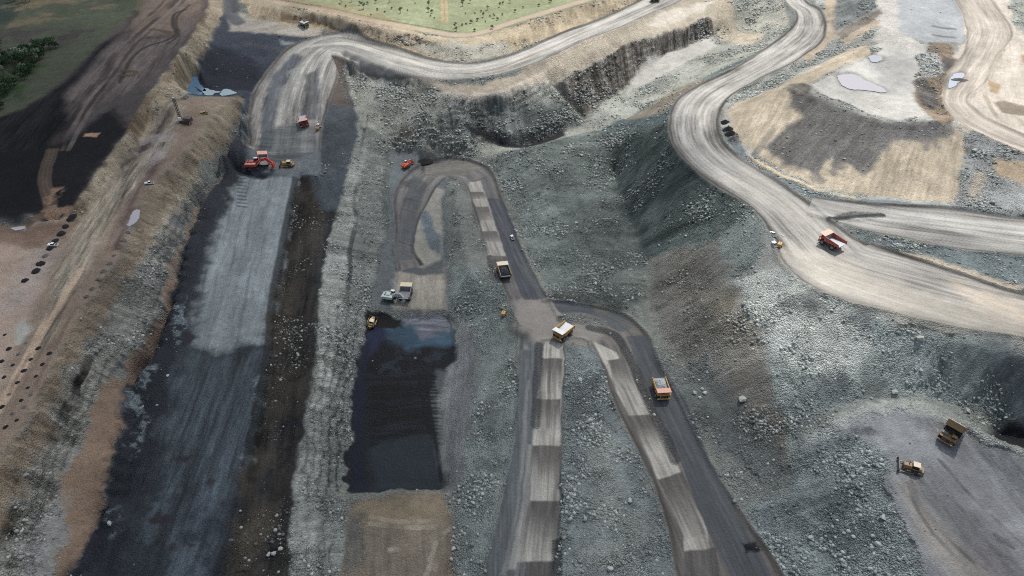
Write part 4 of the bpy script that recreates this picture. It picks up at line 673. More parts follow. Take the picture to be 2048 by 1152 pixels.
# ------------------------------------------------------------------ materials
def newmat(name):
    m = bpy.data.materials.new(name); m.use_nodes = True; nt = m.node_tree; b = nt.nodes['Principled BSDF']; return m, nt, b
def nd(nt, t, **kw):
    n = nt.nodes.new(t)
    for k, v in kw.items():
        if k[0] == '_': setattr(n, k[1:], v)
        else: n.inputs[k.replace('_', ' ')].default_value = v
    return n
def ground_mat(name, amp=.30, rough=.95, bump=.9):
    m, nt, b = newmat(name); L = nt.links.new
    vc = nd(nt, 'ShaderNodeAttribute', _attribute_name='Col'); rb = nd(nt, 'ShaderNodeAttribute', _attribute_name='rub')
    tc = nd(nt, 'ShaderNodeTexCoord')
    v = nd(nt, 'ShaderNodeTexVoronoi', Scale=1.35); v2 = nd(nt, 'ShaderNodeTexVoronoi', Scale=3.1); n1 = nd(nt, 'ShaderNodeTexNoise', Scale=.9, Detail=6, Roughness=.75); n2 = nd(nt, 'ShaderNodeTexNoise', Scale=.16, Detail=6, Roughness=.7)
    for q in (v, v2, n1, n2): L(tc.outputs['Object'], q.inputs['Vector'])
    def mth(op, a, c, clamp=False):
        k = nd(nt, 'ShaderNodeMath', _operation=op, _use_clamp=clamp)
        for j, q in enumerate((a, c)):
            if isinstance(q, (int, float)): k.inputs[j].default_value = q
            else: L(q, k.inputs[j])
        return k.outputs[0]
    sep = nd(nt, 'ShaderNodeSeparateColor'); L(v.outputs['Color'], sep.inputs[0]); sep2 = nd(nt, 'ShaderNodeSeparateColor'); L(v2.outputs['Color'], sep2.inputs[0])
    cell = mth('ADD', mth('MULTIPLY', mth('SUBTRACT', sep.outputs[0], .5), .85), mth('MULTIPLY', mth('SUBTRACT', sep2.outputs[0], .5), .7))
    rk = mth('MULTIPLY', cell, mth('MULTIPLY', rb.outputs['Fac'], 1.0))
    fine = mth('MULTIPLY', mth('SUBTRACT', n1.outputs[0], .5), amp * 1.6); mid = mth('MULTIPLY', mth('SUBTRACT', n2.outputs[0], .5), amp * 1.5)
    tot = mth('ADD', mth('ADD', mth('ADD', rk, fine), mid), 1.0)
    mx = nd(nt, 'ShaderNodeVectorMath', _operation='SCALE'); L(vc.outputs['Color'], mx.inputs[0]); L(mth('MAXIMUM', tot, .15), mx.inputs['Scale']); L(mx.outputs[0], b.inputs['Base Color'])
    hh = mth('ADD', mth('MULTIPLY', mth('SUBTRACT', 1.0, v.outputs['Distance']), mth('MULTIPLY', rb.outputs['Fac'], 1.0)), mth('MULTIPLY', n1.outputs[0], .35))
    bp = nd(nt, 'ShaderNodeBump', Strength=bump, Distance=2.2); L(hh, bp.inputs['Height']); L(bp.outputs[0], b.inputs['Normal'])
    b.inputs['Roughness'].default_value = rough; b.inputs['Specular IOR Level'].default_value = .15
    return m, b
GM = {}
for k, nme in enumerate(ZN): GM[k] = ground_mat(nme, amp={1: .16, 4: .4, 5: .5}.get(k, .3), rough={4: .7}.get(k, .95))
GM[4][1].inputs['Specular IOR Level'].default_value = .35
# ------------------------------------------------------------------ the ground objects, one per kind of ground, sharing one sheet
iz = ZONE.reshape(NR, NC); fz = iz[:-1, :-1]; idx = np.arange(N).reshape(NR, NC)
quads = np.stack([idx[:-1, :-1], idx[:-1, 1:], idx[1:, 1:], idx[1:, :-1]], -1).reshape(-1, 4); fz = fz.ravel()
def sheet(name, q, mat, label=None):
    used, inv = np.unique(q, return_inverse=True); q2 = inv.reshape(q.shape); me = bpy.data.meshes.new(name)
    me.vertices.add(len(used)); me.vertices.foreach_set('co', np.stack([X[used], Y[used], Z[used]], 1).astype(np.float32).ravel())
    me.loops.add(q2.size); me.loops.foreach_set('vertex_index', q2.ravel().astype(np.int32)); me.polygons.add(len(q2))
    me.polygons.foreach_set('loop_start', (np.arange(len(q2)) * 4).astype(np.int32)); me.polygons.foreach_set('use_smooth', np.ones(len(q2), bool)); me.update()
    a = me.color_attributes.new('Col', 'FLOAT_COLOR', 'POINT'); c4 = np.ones((len(used), 4), np.float32); c4[:, :3] = COLR[used]; a.data.foreach_set('color', c4.ravel())
    r = me.attributes.new('rub', 'FLOAT', 'POINT'); r.data.foreach_set('value', RUB[used].astype(np.float32))
    me.materials.append(mat); o = bpy.data.objects.new(name, me); COL.objects.link(o); o['kind'] = 'structure'
    return o
for k, nme in enumerate(ZN):
    q = quads[fz == k]
    if len(q): sheet(nme, q, GM[k][0])
# ------------------------------------------------------------------ things
def paint_mat(name, col, rough=.45, metal=0.0, dirt=.35, dcol=(.30,.27,.23)):
    m, nt, b = newmat(name); L = nt.links.new; tc = nd(nt, 'ShaderNodeTexCoord'); n = nd(nt, 'ShaderNodeTexNoise', Scale=.7, Detail=6, Roughness=.7); L(tc.outputs['Object'], n.inputs['Vector'])
    r = nd(nt, 'ShaderNodeMapRange'); r.inputs['From Min'].default_value = .42; r.inputs['From Max'].default_value = .72; r.inputs['To Max'].default_value = dirt; L(n.outputs[0], r.inputs['Value'])
    mx = nd(nt, 'ShaderNodeMix', _data_type='RGBA'); mx.inputs[6].default_value = (*col, 1); mx.inputs[7].default_value = (*dcol, 1); L(r.outputs[0], mx.inputs[0]); L(mx.outputs[2], b.inputs['Base Color'])
    b.inputs['Roughness'].default_value = rough; b.inputs['Metallic'].default_value = metal; return m
MP = {'yellow': paint_mat('yellow_paint', lin(200,156,78), dirt=.65), 'ochre': paint_mat('dusty_yellow_paint', lin(150,118,70), dirt=.75), 'red': paint_mat('red_paint', lin(204,62,44), dirt=.4), 'dullred': paint_mat('dull_red_paint', lin(160,66,54), dirt=.5),
      'pink': paint_mat('sun_faded_red_paint', lin(226,168,150), dirt=.15), 'white': paint_mat('white_paint', lin(236,238,236), rough=.3, dirt=.12), 'cream': paint_mat('cream_paint', lin(226,210,180), dirt=.2),
      'steel': paint_mat('bare_steel', lin(188,196,202), rough=.4, dirt=.3), 'dark': paint_mat('dark_steel', lin(52,52,54), dirt=.5), 'black': paint_mat('black_rubber', lin(34,34,36), rough=.9, dirt=.5, dcol=(.12,.11,.10)),
      'glass': paint_mat('tinted_glass', lin(28,34,40), rough=.1, dirt=.05), 'mint': paint_mat('pale_grey_paint', lin(196,208,204), dirt=.3), 'orange': paint_mat('orange_paint', lin(226,96,54), dirt=.25),
      'tray': paint_mat('worn_tray_steel', lin(120,124,130), rough=.5, dirt=.5), 'olive': paint_mat('dusty_green_paint', lin(150,152,120), dirt=.5), 'coalm': paint_mat('coal_lumps', lin(40,44,54), rough=.6, dirt=.2, dcol=(.15,.17,.2)),
      'rockm': paint_mat('grey_rock', lin(190,196,196), rough=.95, dirt=.8, dcol=(.3,.31,.31)), 'rust': paint_mat('brown_steel', lin(74,58,50), dirt=.5), 'lamp': paint_mat('lamp_lens', lin(240,238,220), rough=.2, dirt=0)}
class MB:
    def __init__(s): s.v = []; s.f = []
    def add(s, v, f): n = len(s.v); s.v += [tuple(q) for q in v]; s.f += [tuple(n + k for k in t) for t in f]; return s
    def box(s, x0, x1, y0, y1, z0, z1, tx=0, ty=0, m=None):     # tx, ty pull the top in
        v = [(x0,y0,z0),(x1,y0,z0),(x1,y1,z0),(x0,y1,z0),(x0+tx,y0+ty,z1),(x1-tx,y0+ty,z1),(x1-tx,y1-ty,z1),(x0+tx,y1-ty,z1)]
        if m is not None: v = [tuple(m @ Vector(q)) for q in v]
        return s.add(v, [(3,2,1,0),(4,5,6,7),(0,1,5,4),(1,2,6,5),(2,3,7,6),(3,0,4,7)])
    def hexa(s, a, b):                                          # two quads, bottom and top
        return s.add(list(a) + list(b), [(3,2,1,0),(4,5,6,7),(0,1,5,4),(1,2,6,5),(2,3,7,6),(3,0,4,7)])
    def bar(s, p, q, w, h=None):
        p = Vector(p); q = Vector(q); d = q - p; L = d.length; h = h or w; m = Matrix.Translation(p) @ d.to_track_quat('Y', 'Z').to_matrix().to_4x4()
        return s.box(-w/2, w/2, 0, L, -h/2, h/2, m=m)
    def cyl(s, p, q, r, n=14, r2=None, inset=0):
        p = Vector(p); q = Vector(q); qd = (q - p).to_track_quat('Z', 'Y'); r2 = r if r2 is None else r2
        v = [p + qd @ Vector((r*math.cos(2*math.pi*k/n), r*math.sin(2*math.pi*k/n), 0)) for k in range(n)] + [q + qd @ Vector((r2*math.cos(2*math.pi*k/n), r2*math.sin(2*math.pi*k/n), 0)) for k in range(n)]
        return s.add(v, [tuple(range(n))[::-1], tuple(range(n, 2*n))] + [(k, (k+1)%n, n+(k+1)%n, n+k) for k in range(n)])
    def prism(s, prof, x0, x1):                                 # outline in (y, z) pushed from x0 to x1
        n = len(prof); return s.add([(x0, a, b) for a, b in prof] + [(x1, a, b) for a, b in prof], [tuple(range(n)), tuple(range(n, 2*n))[::-1]] + [(k, n+k, n+(k+1)%n, (k+1)%n) for k in range(n)])
    def build(s, name, mat, parent=None, bevel=0.04, smooth=False):
        me = bpy.data.meshes.new(name); me.from_pydata(s.v, [], s.f); me.validate()
        import bmesh
        bm = bmesh.new(); bm.from_mesh(me); bmesh.ops.recalc_face_normals(bm, faces=bm.faces)
        if bevel: 
            es = [e for e in bm.edges if len(e.link_faces) == 2 and e.calc_face_angle(0) > .8]
            if len(es) < 400: bmesh.ops.bevel(bm, geom=es, offset=bevel, segments=1, affect='EDGES')
        bm.to_mesh(me); bm.free(); me.materials.append(mat if not isinstance(mat, str) else MP[mat])
        if smooth: me.polygons.foreach_set('use_smooth', [True] * len(me.polygons))
        o = bpy.data.objects.new(name, me); COL.objects.link(o)
        if parent: o.parent = parent
        return o
def thing(name, label, cat, loc, rz=0, group=None, scale=1.0, up=None):
    o = bpy.data.objects.new(name, None); COL.objects.link(o); o.location = loc; o.scale = (scale,) * 3
    o.rotation_euler = (0, 0, rz); o['label'] = label; o['category'] = cat
    if up is not None: o.rotation_euler = (Vector((0,0,1)).rotation_difference(up).to_matrix() @ Matrix.Rotation(rz, 3, 'Z')).to_euler()
    if group: o['group'] = group
    return o
def tag(o, label, cat, group=None):
    o['label'] = label; o['category'] = cat
    if group: o['group'] = group
    return o
def copy_tree(o, parent=None):
    c = o.copy(); COL.objects.link(c); c.parent = parent
    for ch in list(o.children): copy_tree(ch, c)
    return c
def heading(px, py, qx, qy):                                   # world heading that looks from the first to the second photo place
    x0, y0, _ = spot(px, py); x1, y1, _ = spot(qx, qy); return math.atan2(y1 - y0, x1 - x0) - math.pi / 2
def plane_at(x, y, r=5):
    z = [zat(x + r, y), zat(x - r, y), zat(x, y + r), zat(x, y - r)]
    return Vector(((z[1] - z[0]) / (2 * r), (z[3] - z[2]) / (2 * r), 1)).normalized(), sum(z) / 4
def wheel(p, x, y, r, w, name='wheel'):
    o = MB().cyl((x - w/2, y, r), (x + w/2, y, r), r, 18).build(name, 'black', p, .12)
    MB().cyl((x - w/2 - .04, y, r), (x + w/2 + .04, y, r), r * .5, 12).build('rim', 'dark' if w < 1 else 'tray', o, 0); return o
def haul_truck(label, px, py, qx, qy, body='yellow', canopy='white', tray='steel', load=None, tip=0.0, scale=1.0, group='haul trucks'):
    x, y, z = spot(px, py); up, zz = plane_at(x, y, 5); t = thing('haul_truck', label, 'dump truck', (x, y, zz + .05), heading(px, py, qx, qy), group, scale, up)
    for sx in (-1, 1):
        wheel(t, sx * 3.15, 3.7, 1.8, 1.25); wheel(t, sx * 2.0, -3.1, 1.8, 1.1); wheel(t, sx * 3.25, -3.1, 1.8, 1.1)
    f = MB().box(-1.5, 1.5, -5.4, 5.2, 1.7, 2.9); f.cyl((-3.4, 3.7, 1.8), (3.4, 3.7, 1.8), .45, 10); f.cyl((-3.4, -3.1, 1.8), (3.4, -3.1, 1.8), .7, 10); f.box(-1.9, 1.9, -.6, 2.0, 1.5, 3.0)
    f.box(1.7, 3.2, -.9, 1.4, 1.6, 2.9); f.build('chassis', 'dark' if body != 'red' else 'dullred', t)
    MB().box(-1.9, 1.9, 3.0, 6.0, 2.0, 4.2).build('engine_cover', body, t, .1)
    g = MB()
    for k in range(6): g.box(-1.6, 1.6, 6.03, 6.14, 2.2 + k * .32, 2.38 + k * .32)
    g.build('radiator_grille', 'dark', t, 0)
    MB().box(-3.7, 3.7, 6.0, 6.6, 1.3, 2.05).build('bumper', body, t, .1)
    MB().box(-3.8, 3.8, 2.6, 6.2, 4.22, 4.5).build('deck', body, t)
    cb = MB().box(-3.4, -1.0, 3.1, 5.3, 4.5, 6.3, .12, .15).build('cab', body, t, .08)
    w = MB().box(-3.2, -1.2, 5.2, 5.34, 5.2, 6.1); w.box(-3.47, -3.3, 3.4, 5.0, 5.2, 6.1); w.box(-1.1, -.95, 3.4, 5.0, 5.2, 6.1); w.build('window', 'glass', cb, 0)
    MB().box(.8, 3.3, 3.2, 4.6, 4.5, 5.5).build('air_cleaner', 'tray', t)
    r = MB()
    for a, b in (((-3.7, 6.1), (3.7, 6.1)), ((3.7, 6.1), (3.7, 2.7))):
        r.bar((*a, 5.5), (*b, 5.5), .1); r.bar((*a, 5.0), (*b, 5.0), .08)
        for k in range(5): r.bar((a[0] + (b[0]-a[0])*k/4, a[1] + (b[1]-a[1])*k/4, 4.5), (a[0] + (b[0]-a[0])*k/4, a[1] + (b[1]-a[1])*k/4, 5.5), .08)
    r.build('handrail', body, t, 0)
    l = MB(); l.bar((-2.6, 6.7, 1.2), (-3.4, 6.5, 4.3), .12); l.bar((-1.8, 6.7, 1.2), (-2.6, 6.5, 4.3), .12)
    for k in range(7): l.bar((-2.6 - .8 * k / 7, 6.7 - .2*k/7, 1.4 + 2.9 * k / 7), (-1.8 - .8 * k / 7, 6.7 - .2*k/7, 1.4 + 2.9 * k / 7), .12)
    l.build('ladder', body, t, 0)
    for sx in (-1, 1): MB().box(sx * 2.9 - .45, sx * 2.9 + .45, 6.6, 6.72, 2.15, 2.6).build('headlight', 'lamp', t, 0)
    bd = bpy.data.objects.new('dump_body', None)              # replaced below by the mesh that carries the body's parts
    bpy.data.objects.remove(bd)
    W_ = 3.7; b = MB()                                         # hinge at y=-5, z=3
    hy, hz = -5.0, 3.0
    def B(x, yy, z): return (x, yy - hy, z - hz)
    fl = [B(-W_, 2.7, 3.3), B(W_, 2.7, 3.3), B(W_, -7.0, 4.1), B(-W_, -7.0, 4.1)]; b.hexa([(a[0]*.85, a[1], a[2]-.3) for a in fl], [(a[0], a[1], a[2]-.02) for a in fl])
    for sx in (-1, 1):
        X0, X1 = sx * (W_ - .28), sx * (W_ + .12)
        b.hexa([B(X0, 2.9, 3.2), B(X1, 2.9, 3.2), B(X1, -7.0, 4.0), B(X0, -7.0, 4.0)], [B(X0, 2.9, 6.3), B(X1, 2.9, 6.3), B(X1, -6.6, 5.5), B(X0, -6.6, 5.5)])
        for k in range(5): yy = 1.8 - k * 2.0; b.hexa([B(X1, yy, 3.1), B(X1 + sx*.25, yy, 3.1), B(X1 + sx*.25, yy - .4, 3.15), B(X1, yy - .4, 3.15)], [B(X1, yy, 6.1 - k*.14), B(X1 + sx*.25, yy, 6.1 - k*.14), B(X1 + sx*.25, yy - .4, 6.1 - k*.14), B(X1, yy - .4, 6.1 - k*.14)])
    b.hexa([B(-W_, 2.5, 3.2), B(W_, 2.5, 3.2), B(W_, 2.9, 3.3), B(-W_, 2.9, 3.3)], [B(-W_, 3.0, 6.5), B(W_, 3.0, 6.5), B(W_, 3.4, 6.5), B(-W_, 3.4, 6.5)])
    ob = b.build('dump_body', body if canopy != 'white' or body == 'yellow' else body, t); ob.location = (0, hy, hz); ob.rotation_euler = (tip, 0, 0)
    MB().hexa([B(-3.9, 2.7, 6.3), B(3.9, 2.7, 6.3), B(3.9, 6.4, 6.75), B(-3.9, 6.4, 6.75)], [B(-3.9, 2.7, 6.55), B(3.9, 2.7, 6.55), B(3.9, 6.4, 7.0), B(-3.9, 6.4, 7.0)]).build('canopy', canopy, ob, .05)
    n_ = MB(); n_.hexa([B(-3.38, 2.45, 3.33), B(3.38, 2.45, 3.33), B(3.38, -7.0, 4.12), B(-3.38, -7.0, 4.12)], [B(-3.38, 2.45, 3.4), B(3.38, 2.45, 3.4), B(3.38, -7.0, 4.2), B(-3.38, -7.0, 4.2)])
    n_.build('tray_floor', tray, ob, 0)
    c = MB(); c.hexa([B(-3.39, 2.4, 3.5), B(3.39, 2.4, 3.5), B(3.39, 2.48, 3.5), B(-3.39, 2.48, 3.5)], [B(-3.39, 2.88, 6.3), B(3.39, 2.88, 6.3), B(3.39, 2.98, 6.3), B(-3.39, 2.98, 6.3)]); c.build('headboard_liner', 'tray', ob, 0)
    if load:
        n = 16; vs = []; fs = []
        for j in range(n + 1):
            for i_ in range(n + 1):
                u, v = i_ / n * 2 - 1, j / n * 2 - 1; hgt = 3.9 + 2.5 * max(0, 1 - (u*u)**1.3) * max(0, 1 - (v*v)**1.5) + random.uniform(-.22, .3); vs.append((u * 3.3, -1.9 + v * 4.1, hgt + (.4 if abs(v) < .9 else 0)))
        fs = [(j*(n+1)+i_, j*(n+1)+i_+1, (j+1)*(n+1)+i_+1, (j+1)*(n+1)+i_) for j in range(n) for i_ in range(n)]
        lo = MB().add(vs, fs).build('load', 'coalm' if load == 'coal' else 'rockm', None, 0)
        tag(lo, 'heap of black coal in the tray of the truck climbing the loop road' if load == 'coal' else 'heap of grey broken rock in the tray of the yellow truck on the right ramp', 'load'); lo.name = 'coal_load' if load == 'coal' else 'rock_load'
        lo.matrix_world = Matrix.Translation(t.location) @ t.rotation_euler.to_matrix().to_4x4() @ Matrix.Scale(scale, 4); 
    return t
def pickup(label, px, py, qx, qy, body='white', group='white pickups', scale=1.15):
    x, y, z = spot(px, py); up, zz = plane_at(x, y, 2.5); t = thing('pickup', label, 'pickup truck', (x, y, zz + .05), heading(px, py, qx, qy), group, scale, up)
    for sx in (-1, 1):
        for yy in (1.7, -1.6): wheel(t, sx * .82, yy, .4, .28)
    b = MB().box(-.95, .95, .75, 2.6, .5, 1.15, .05, .05); b.box(-.95, .95, -1.1, .75, .5, 1.15); b.box(-.95, .95, -2.6, -1.1, .5, .72); b.box(-.95, -.85, -2.6, -1.1, .72, 1.15); b.box(.85, .95, -2.6, -1.1, .72, 1.15); b.box(-.85, .85, -2.6, -2.5, .72, 1.15); b.build('body', body, t, .05)
    c = MB().box(-.85, .85, -1.05, .9, 1.15, 1.85, .12, .3).build('cabin', 'glass', t, .03); MB().box(-.74, .74, -.8, .6, 1.85, 1.92).build('roof', body, c, .02)
    for sx in (-1, 1): MB().box(sx*.7-.16, sx*.7+.16, 2.6, 2.66, .8, .98).build('headlight', 'lamp', t, 0)
    MB().box(-.8, .8, -2.45, -1.2, .73, .8).build('bed_floor', 'dark', t, 0)
    return t
def tracks(t, half, w, L, h, mat='dark'):
    for sx in (-1, 1):
        prof = [(-L/2, h*.35), (-L/2 + h*.3, 0), (L/2 - h*.3, 0), (L/2, h*.35), (L/2, h*.75), (L/2 - h*.4, h), (-L/2 + h*.4, h), (-L/2, h*.75)]
        o = MB().prism(prof, sx*half - w/2, sx*half + w/2).build('track', mat, t, .05)
        r = MB()
        for k in range(int(L / .7)): yy = -L/2 + .5 + k * .7; (r.box(sx*half - w/2 - .05, sx*half + w/2 + .05, yy, yy + .25, h, h + .1) if yy < L/2 - .6 else None)
        r.build('track_shoe', 'black', o, 0)
def excavator(label, px, py, qx, qy, col, col2, name='excavator', elbow=(11.5, 8.5), tipp=(16.5, 5.5), bucket=(17.0, 1.2), scale=1.0, wide=1.0, top='mint'):
    x, y, z = spot(px, py); up, zz = plane_at(x, y, 5); t = thing(name, label, 'excavator', (x, y, zz + .05), heading(px, py, qx, qy), None, scale)
    tracks(t, 2.9, 1.6, 8.6, 2.1); MB().box(-2.2, 2.2, -2.0, 2.0, .9, 2.4).build('undercarriage', 'dark', t); MB().cyl((0,0,2.3),(0,0,2.8),1.9,18).build('turntable', 'dark', t)
    h = MB().box(-3.4, 3.4, -5.2, 2.8, 2.8, 5.4); h.box(-2.4, 1.2, -4.6, .4, 5.4, 6.0); h.build('engine_house', col, t, .1)
    MB().box(-3.5, 3.5, -6.6, -5.25, 2.6, 5.0, 0, .2).build('counterweight', col, t, .15)
    m = MB().box(-3.45, -1.6, -5.0, 2.6, 5.42, 5.5); m.box(1.7, 3.45, -5.0, 2.6, 5.42, 5.5); m.build('walkway', top, t, 0)
    r = MB()
    for sx in (-1, 1):
        r.bar((sx*3.4, -5.1, 6.4), (sx*3.4, 2.6, 6.4), .1)
        for k in range(6): r.bar((sx*3.4, -5.1 + k*1.5, 5.5), (sx*3.4, -5.1 + k*1.5, 6.4), .09)
    r.build('handrail', top, t, 0)
    v = MB()
    for k in range(4): v.cyl((-1.7 + k*.9, -3.6, 6.0), (-1.7 + k*.9, -3.6, 6.35), .38, 10)
    v.build('roof_fan', 'dark', t, 0); MB().cyl((.8, -1.0, 6.0), (.8, -1.0, 7.0), .22, 8).build('exhaust', 'dark', t, 0)
    c = MB().box(-3.5, -1.6, .6, 3.4, 5.5, 8.1, .1, .1).build('cab', col2, t, .06)
    w = MB().box(-3.3, -1.8, 3.35, 3.48, 6.3, 7.8); w.box(-3.62, -3.45, .9, 3.1, 6.4, 7.8); w.box(-1.62, -1.5, .9, 3.1, 6.4, 7.8); w.build('window', 'glass', c, 0); MB().box(-3.6, -1.5, .5, 3.5, 8.1, 8.25).build('roof', 'white', c, .02)
    (ey, ez), (ty, tz), (by_, bz) = elbow, tipp, bucket
    bm_ = MB(); mid = ((2.2 + ey) / 2, (4.2 + ez) / 2 + 1.8); bm_.prism([(1.8, 3.6), (3.2, 3.6), (mid[0] + .4, mid[1] - 1.6), (ey + .3, ez - .7), (ey + .3, ez + .5), (mid[0], mid[1] + .5), (1.8, 5.6)], -.85, .85); bo = bm_.build('boom', col, t, .08)
    cy = MB()
    for sx in (-1, 1): cy.cyl((sx*1.15, 3.0, 3.4), (sx*1.15, mid[0], mid[1] - .6), .32, 10)
    cy.build('boom_cylinder', 'steel', bo, 0)
    st = MB(); st.prism([(ey - .9, ez + .9), (ey + .7, ez + 1.1), (ty + .7, tz), (ty - .5, tz - .5), (ey - .8, ez - .8)], -.65, .65); so_ = st.build('stick', col, t, .06)
    MB().cyl((0, mid[0], mid[1] + .9), (0, ey - .4, ez + 1.3), .3, 10).build('stick_cylinder', 'steel', so_, 0)
    bk = MB(); bk.prism([(ty - .6, tz), (ty + .8, tz + .1), (by_ + 1.2, bz + .8), (by_ - .3, bz - .6), (by_ - 2.2, bz - .3), (by_ - 2.5, bz + .5), (by_ - .6, bz + .6), (by_ - .5, bz + 1.6)], -1.9, 1.9); bko = bk.build('bucket', col if name == 'excavator' else col, t, .06)
    te = MB()
    for k in range(5): te.box(-1.8 + k*.8, -1.5 + k*.8, by_ - 2.9, by_ - 2.2, bz - .3, bz + .1)
    te.build('bucket_teeth', 'steel', bko, 0); return t
def dozer(label, px, py, qx, qy, col='yellow', scale=1.0, group='bulldozers', name='bulldozer'):
    x, y, z = spot(px, py); up, zz = plane_at(x, y, 3); t = thing(name, label, 'bulldozer', (x, y, zz + .05), heading(px, py, qx, qy), group, scale, up)
    tracks(t, 1.6, .8, 5.4, 1.5); b = MB().box(-1.1, 1.1, -2.4, 3.2, .8, 1.9); b.box(-.85, .85, .6, 3.3, 1.9, 2.75, .08, .05); b.build('body', col, t, .06)
    MB().box(-.8, .8, 3.32, 3.42, 1.2, 2.6).build('radiator_grille', 'dark', t, 0); MB().cyl((.35, 1.6, 2.7), (.35, 1.6, 3.8), .14, 8).build('exhaust', 'dark', t, 0)
    c = MB().box(-.95, .95, -1.5, .5, 1.9, 3.5, .12, .15).build('cab', 'glass', t, .04); MB().box(-1.1, 1.1, -1.7, .6, 3.5, 3.66).build('roof', 'cream', c, .03)
    MB().box(-1.0, 1.0, -2.6, -1.6, 1.9, 2.5).build('fuel_tank', col, t, .06)
    bl = MB(); bl.prism([(4.3, .1), (4.55, .1), (4.45, 1.0), (4.7, 1.9), (4.45, 1.95), (4.15, 1.0)], -2.5, 2.5)
    for sx in (-1, 1): bl.hexa([(sx*2.5, 4.3, .1), (sx*2.62, 4.3, .1), (sx*2.9, 5.0, .2), (sx*2.78, 5.0, .2)], [(sx*2.5, 4.4, 1.9), (sx*2.62, 4.4, 1.9), (sx*2.9, 5.0, 1.7), (sx*2.78, 5.0, 1.7)])
    blo = bl.build('blade', 'dark', t, .02); a = MB()
    for sx in (-1, 1): a.bar((sx*2.15, -.3, .8), (sx*2.15, 4.3, .6), .3)
    a.build('push_arm', col, blo, 0)
    r = MB().box(-1.0, 1.0, -3.4, -2.5, 1.0, 1.5); r.bar((0, -3.4, 1.5), (0, -3.7, .05), .3, .4); r.bar((-.8, -3.3, 1.4), (-.8, -3.6, .3), .2); r.bar((.8, -3.3, 1.4), (.8, -3.6, .3), .2); r.build('ripper', col, t, .03); return t
def light_tower(label, px, py, qx, qy, col='yellow', scale=1.2):
    x, y, z = spot(px, py); t = thing('light_tower', label, 'light tower', (x, y, z + .03), heading(px, py, qx, qy), 'portable light towers', scale)
    for sx in (-1, 1): wheel(t, sx * .95, 0, .35, .22)
    MB().box(-.8, .8, -1.3, 1.1, .45, 1.75, .05, .1).build('engine_box', col, t, .08); MB().bar((0, 1.0, .5), (0, 2.2, .45), .12).build('drawbar', 'dark', t, 0)
    m = MB().bar((0, .2, 1.7), (0, .2, 5.2), .16).build('mast', 'cream', t, 0); l = MB()
    for k in (-1, 1): l.box(k*.45 - .3, k*.45 + .3, .1, .32, 5.1, 5.5)
    l.build('lamp_head', 'lamp', m, 0); return t

# haul trucks, from the far rim to the lower right corner
haul_truck('red haul truck with an empty pale tray, beside a tiny white pickup', 609, 248, 612, 262, 'dullred', 'pink', 'steel')
haul_truck('red haul truck with a faded red canopy standing behind the big red excavator', 526, 326, 522, 312, 'red', 'pink', 'tray')
haul_truck('dusty haul truck loaded with coal, heading up the loop road past the pale patches', 1007, 551, 1001, 535, 'ochre', 'cream', 'tray', load='coal')
haul_truck('dusty grey haul truck being loaded beside the pale excavator above the coal', 812, 594, 818, 572, 'tray', 'cream', 'tray', scale=1.05)
haul_truck('yellow haul truck with a bright white tray turning at the road junction', 1126, 672, 1112, 684, 'yellow', 'white', 'white')
haul_truck('yellow haul truck heaped with grey rock driving down the right ramp', 1321, 785, 1327, 805, 'yellow', 'pink', 'tray', load='rock')
haul_truck('red haul truck with an empty grey tray in full sun on the wide pale road', 1661, 492, 1640, 480, 'dullred', 'pink', 'steel', scale=1.05)
haul_truck('dusty yellow haul truck tipping its tray at the platform edge', 1898, 874, 1884, 892, 'ochre', 'cream', 'tray', tip=math.radians(36))
haul_truck('small grey green haul truck near the pit entrance at the far end of the road', 609, 52, 624, 62, 'olive', 'mint', 'steel', scale=.8)
haul_truck('dark haul truck at the top edge of the photo on the pale road', 1309, 3, 1330, 0, 'tray', 'tray', 'tray', scale=.8)
excavator('big red excavator reaching right across the end of the pale strip', 509, 337, 545, 340, 'red', 'dark', elbow=(11, 8.5), tipp=(15.2, 5.2), bucket=(15.8, 1.0), scale=1.0)
excavator('pale grey excavator digging beside the grey truck above the coal', 781, 600, 800, 603, 'mint', 'mint', elbow=(8.5, 7.5), tipp=(11.5, 4.2), bucket=(12.0, 1.1), scale=.85)
excavator('small orange excavator parked by the loop road near the pile of dark soil', 813, 335, 826, 326, 'orange', 'dark', elbow=(9, 7), tipp=(13, 4), bucket=(13, 1.0), scale=.62, top='orange')
dozer('yellow bulldozer working right of the big red excavator', 577, 332, 565, 332, scale=1.35)
dozer('yellow bulldozer pushing rock on the lower right platform', 1823, 941, 1806, 936, 'ochre', 1.35)
dozer('bright yellow bulldozer at the left corner of the coal', 742, 650, 747, 637, 'yellow', 1.25)
pickup('white pickup driving on the dark side of the loop road', 1025, 477, 1021, 468)
pickup('white pickup parked on the brown drill bench above the pale puddle', 299, 368, 285, 370)
pickup('white pickup parked between the dark drill cuttings by the pinkish ground', 107, 492, 96, 492)
pickup('white pickup parked alone at the road edge above the dump slope', 1545, 472, 1541, 466)
pickup('white pickup parked beside the yellow light tower at the road edge', 1549, 492, 1546, 487)
pickup('tiny white pickup parked near the red haul truck with the pale tray', 638, 253, 634, 250)
pickup('small yellow pickup on the drill bench right of the drill rig', 409, 228, 402, 227, body='yellow', group=None)
light_tower('small yellow light tower beside the white pickup at the road edge', 1558, 494, 1562, 488, scale=1.5)
light_tower('small yellow light tower on the gravel left of the junction', 1007, 629, 1010, 622, scale=1.5)
light_tower('tiny yellow light tower below the tiny white pickup', 636, 261, 640, 255, col='ochre', scale=1.5)
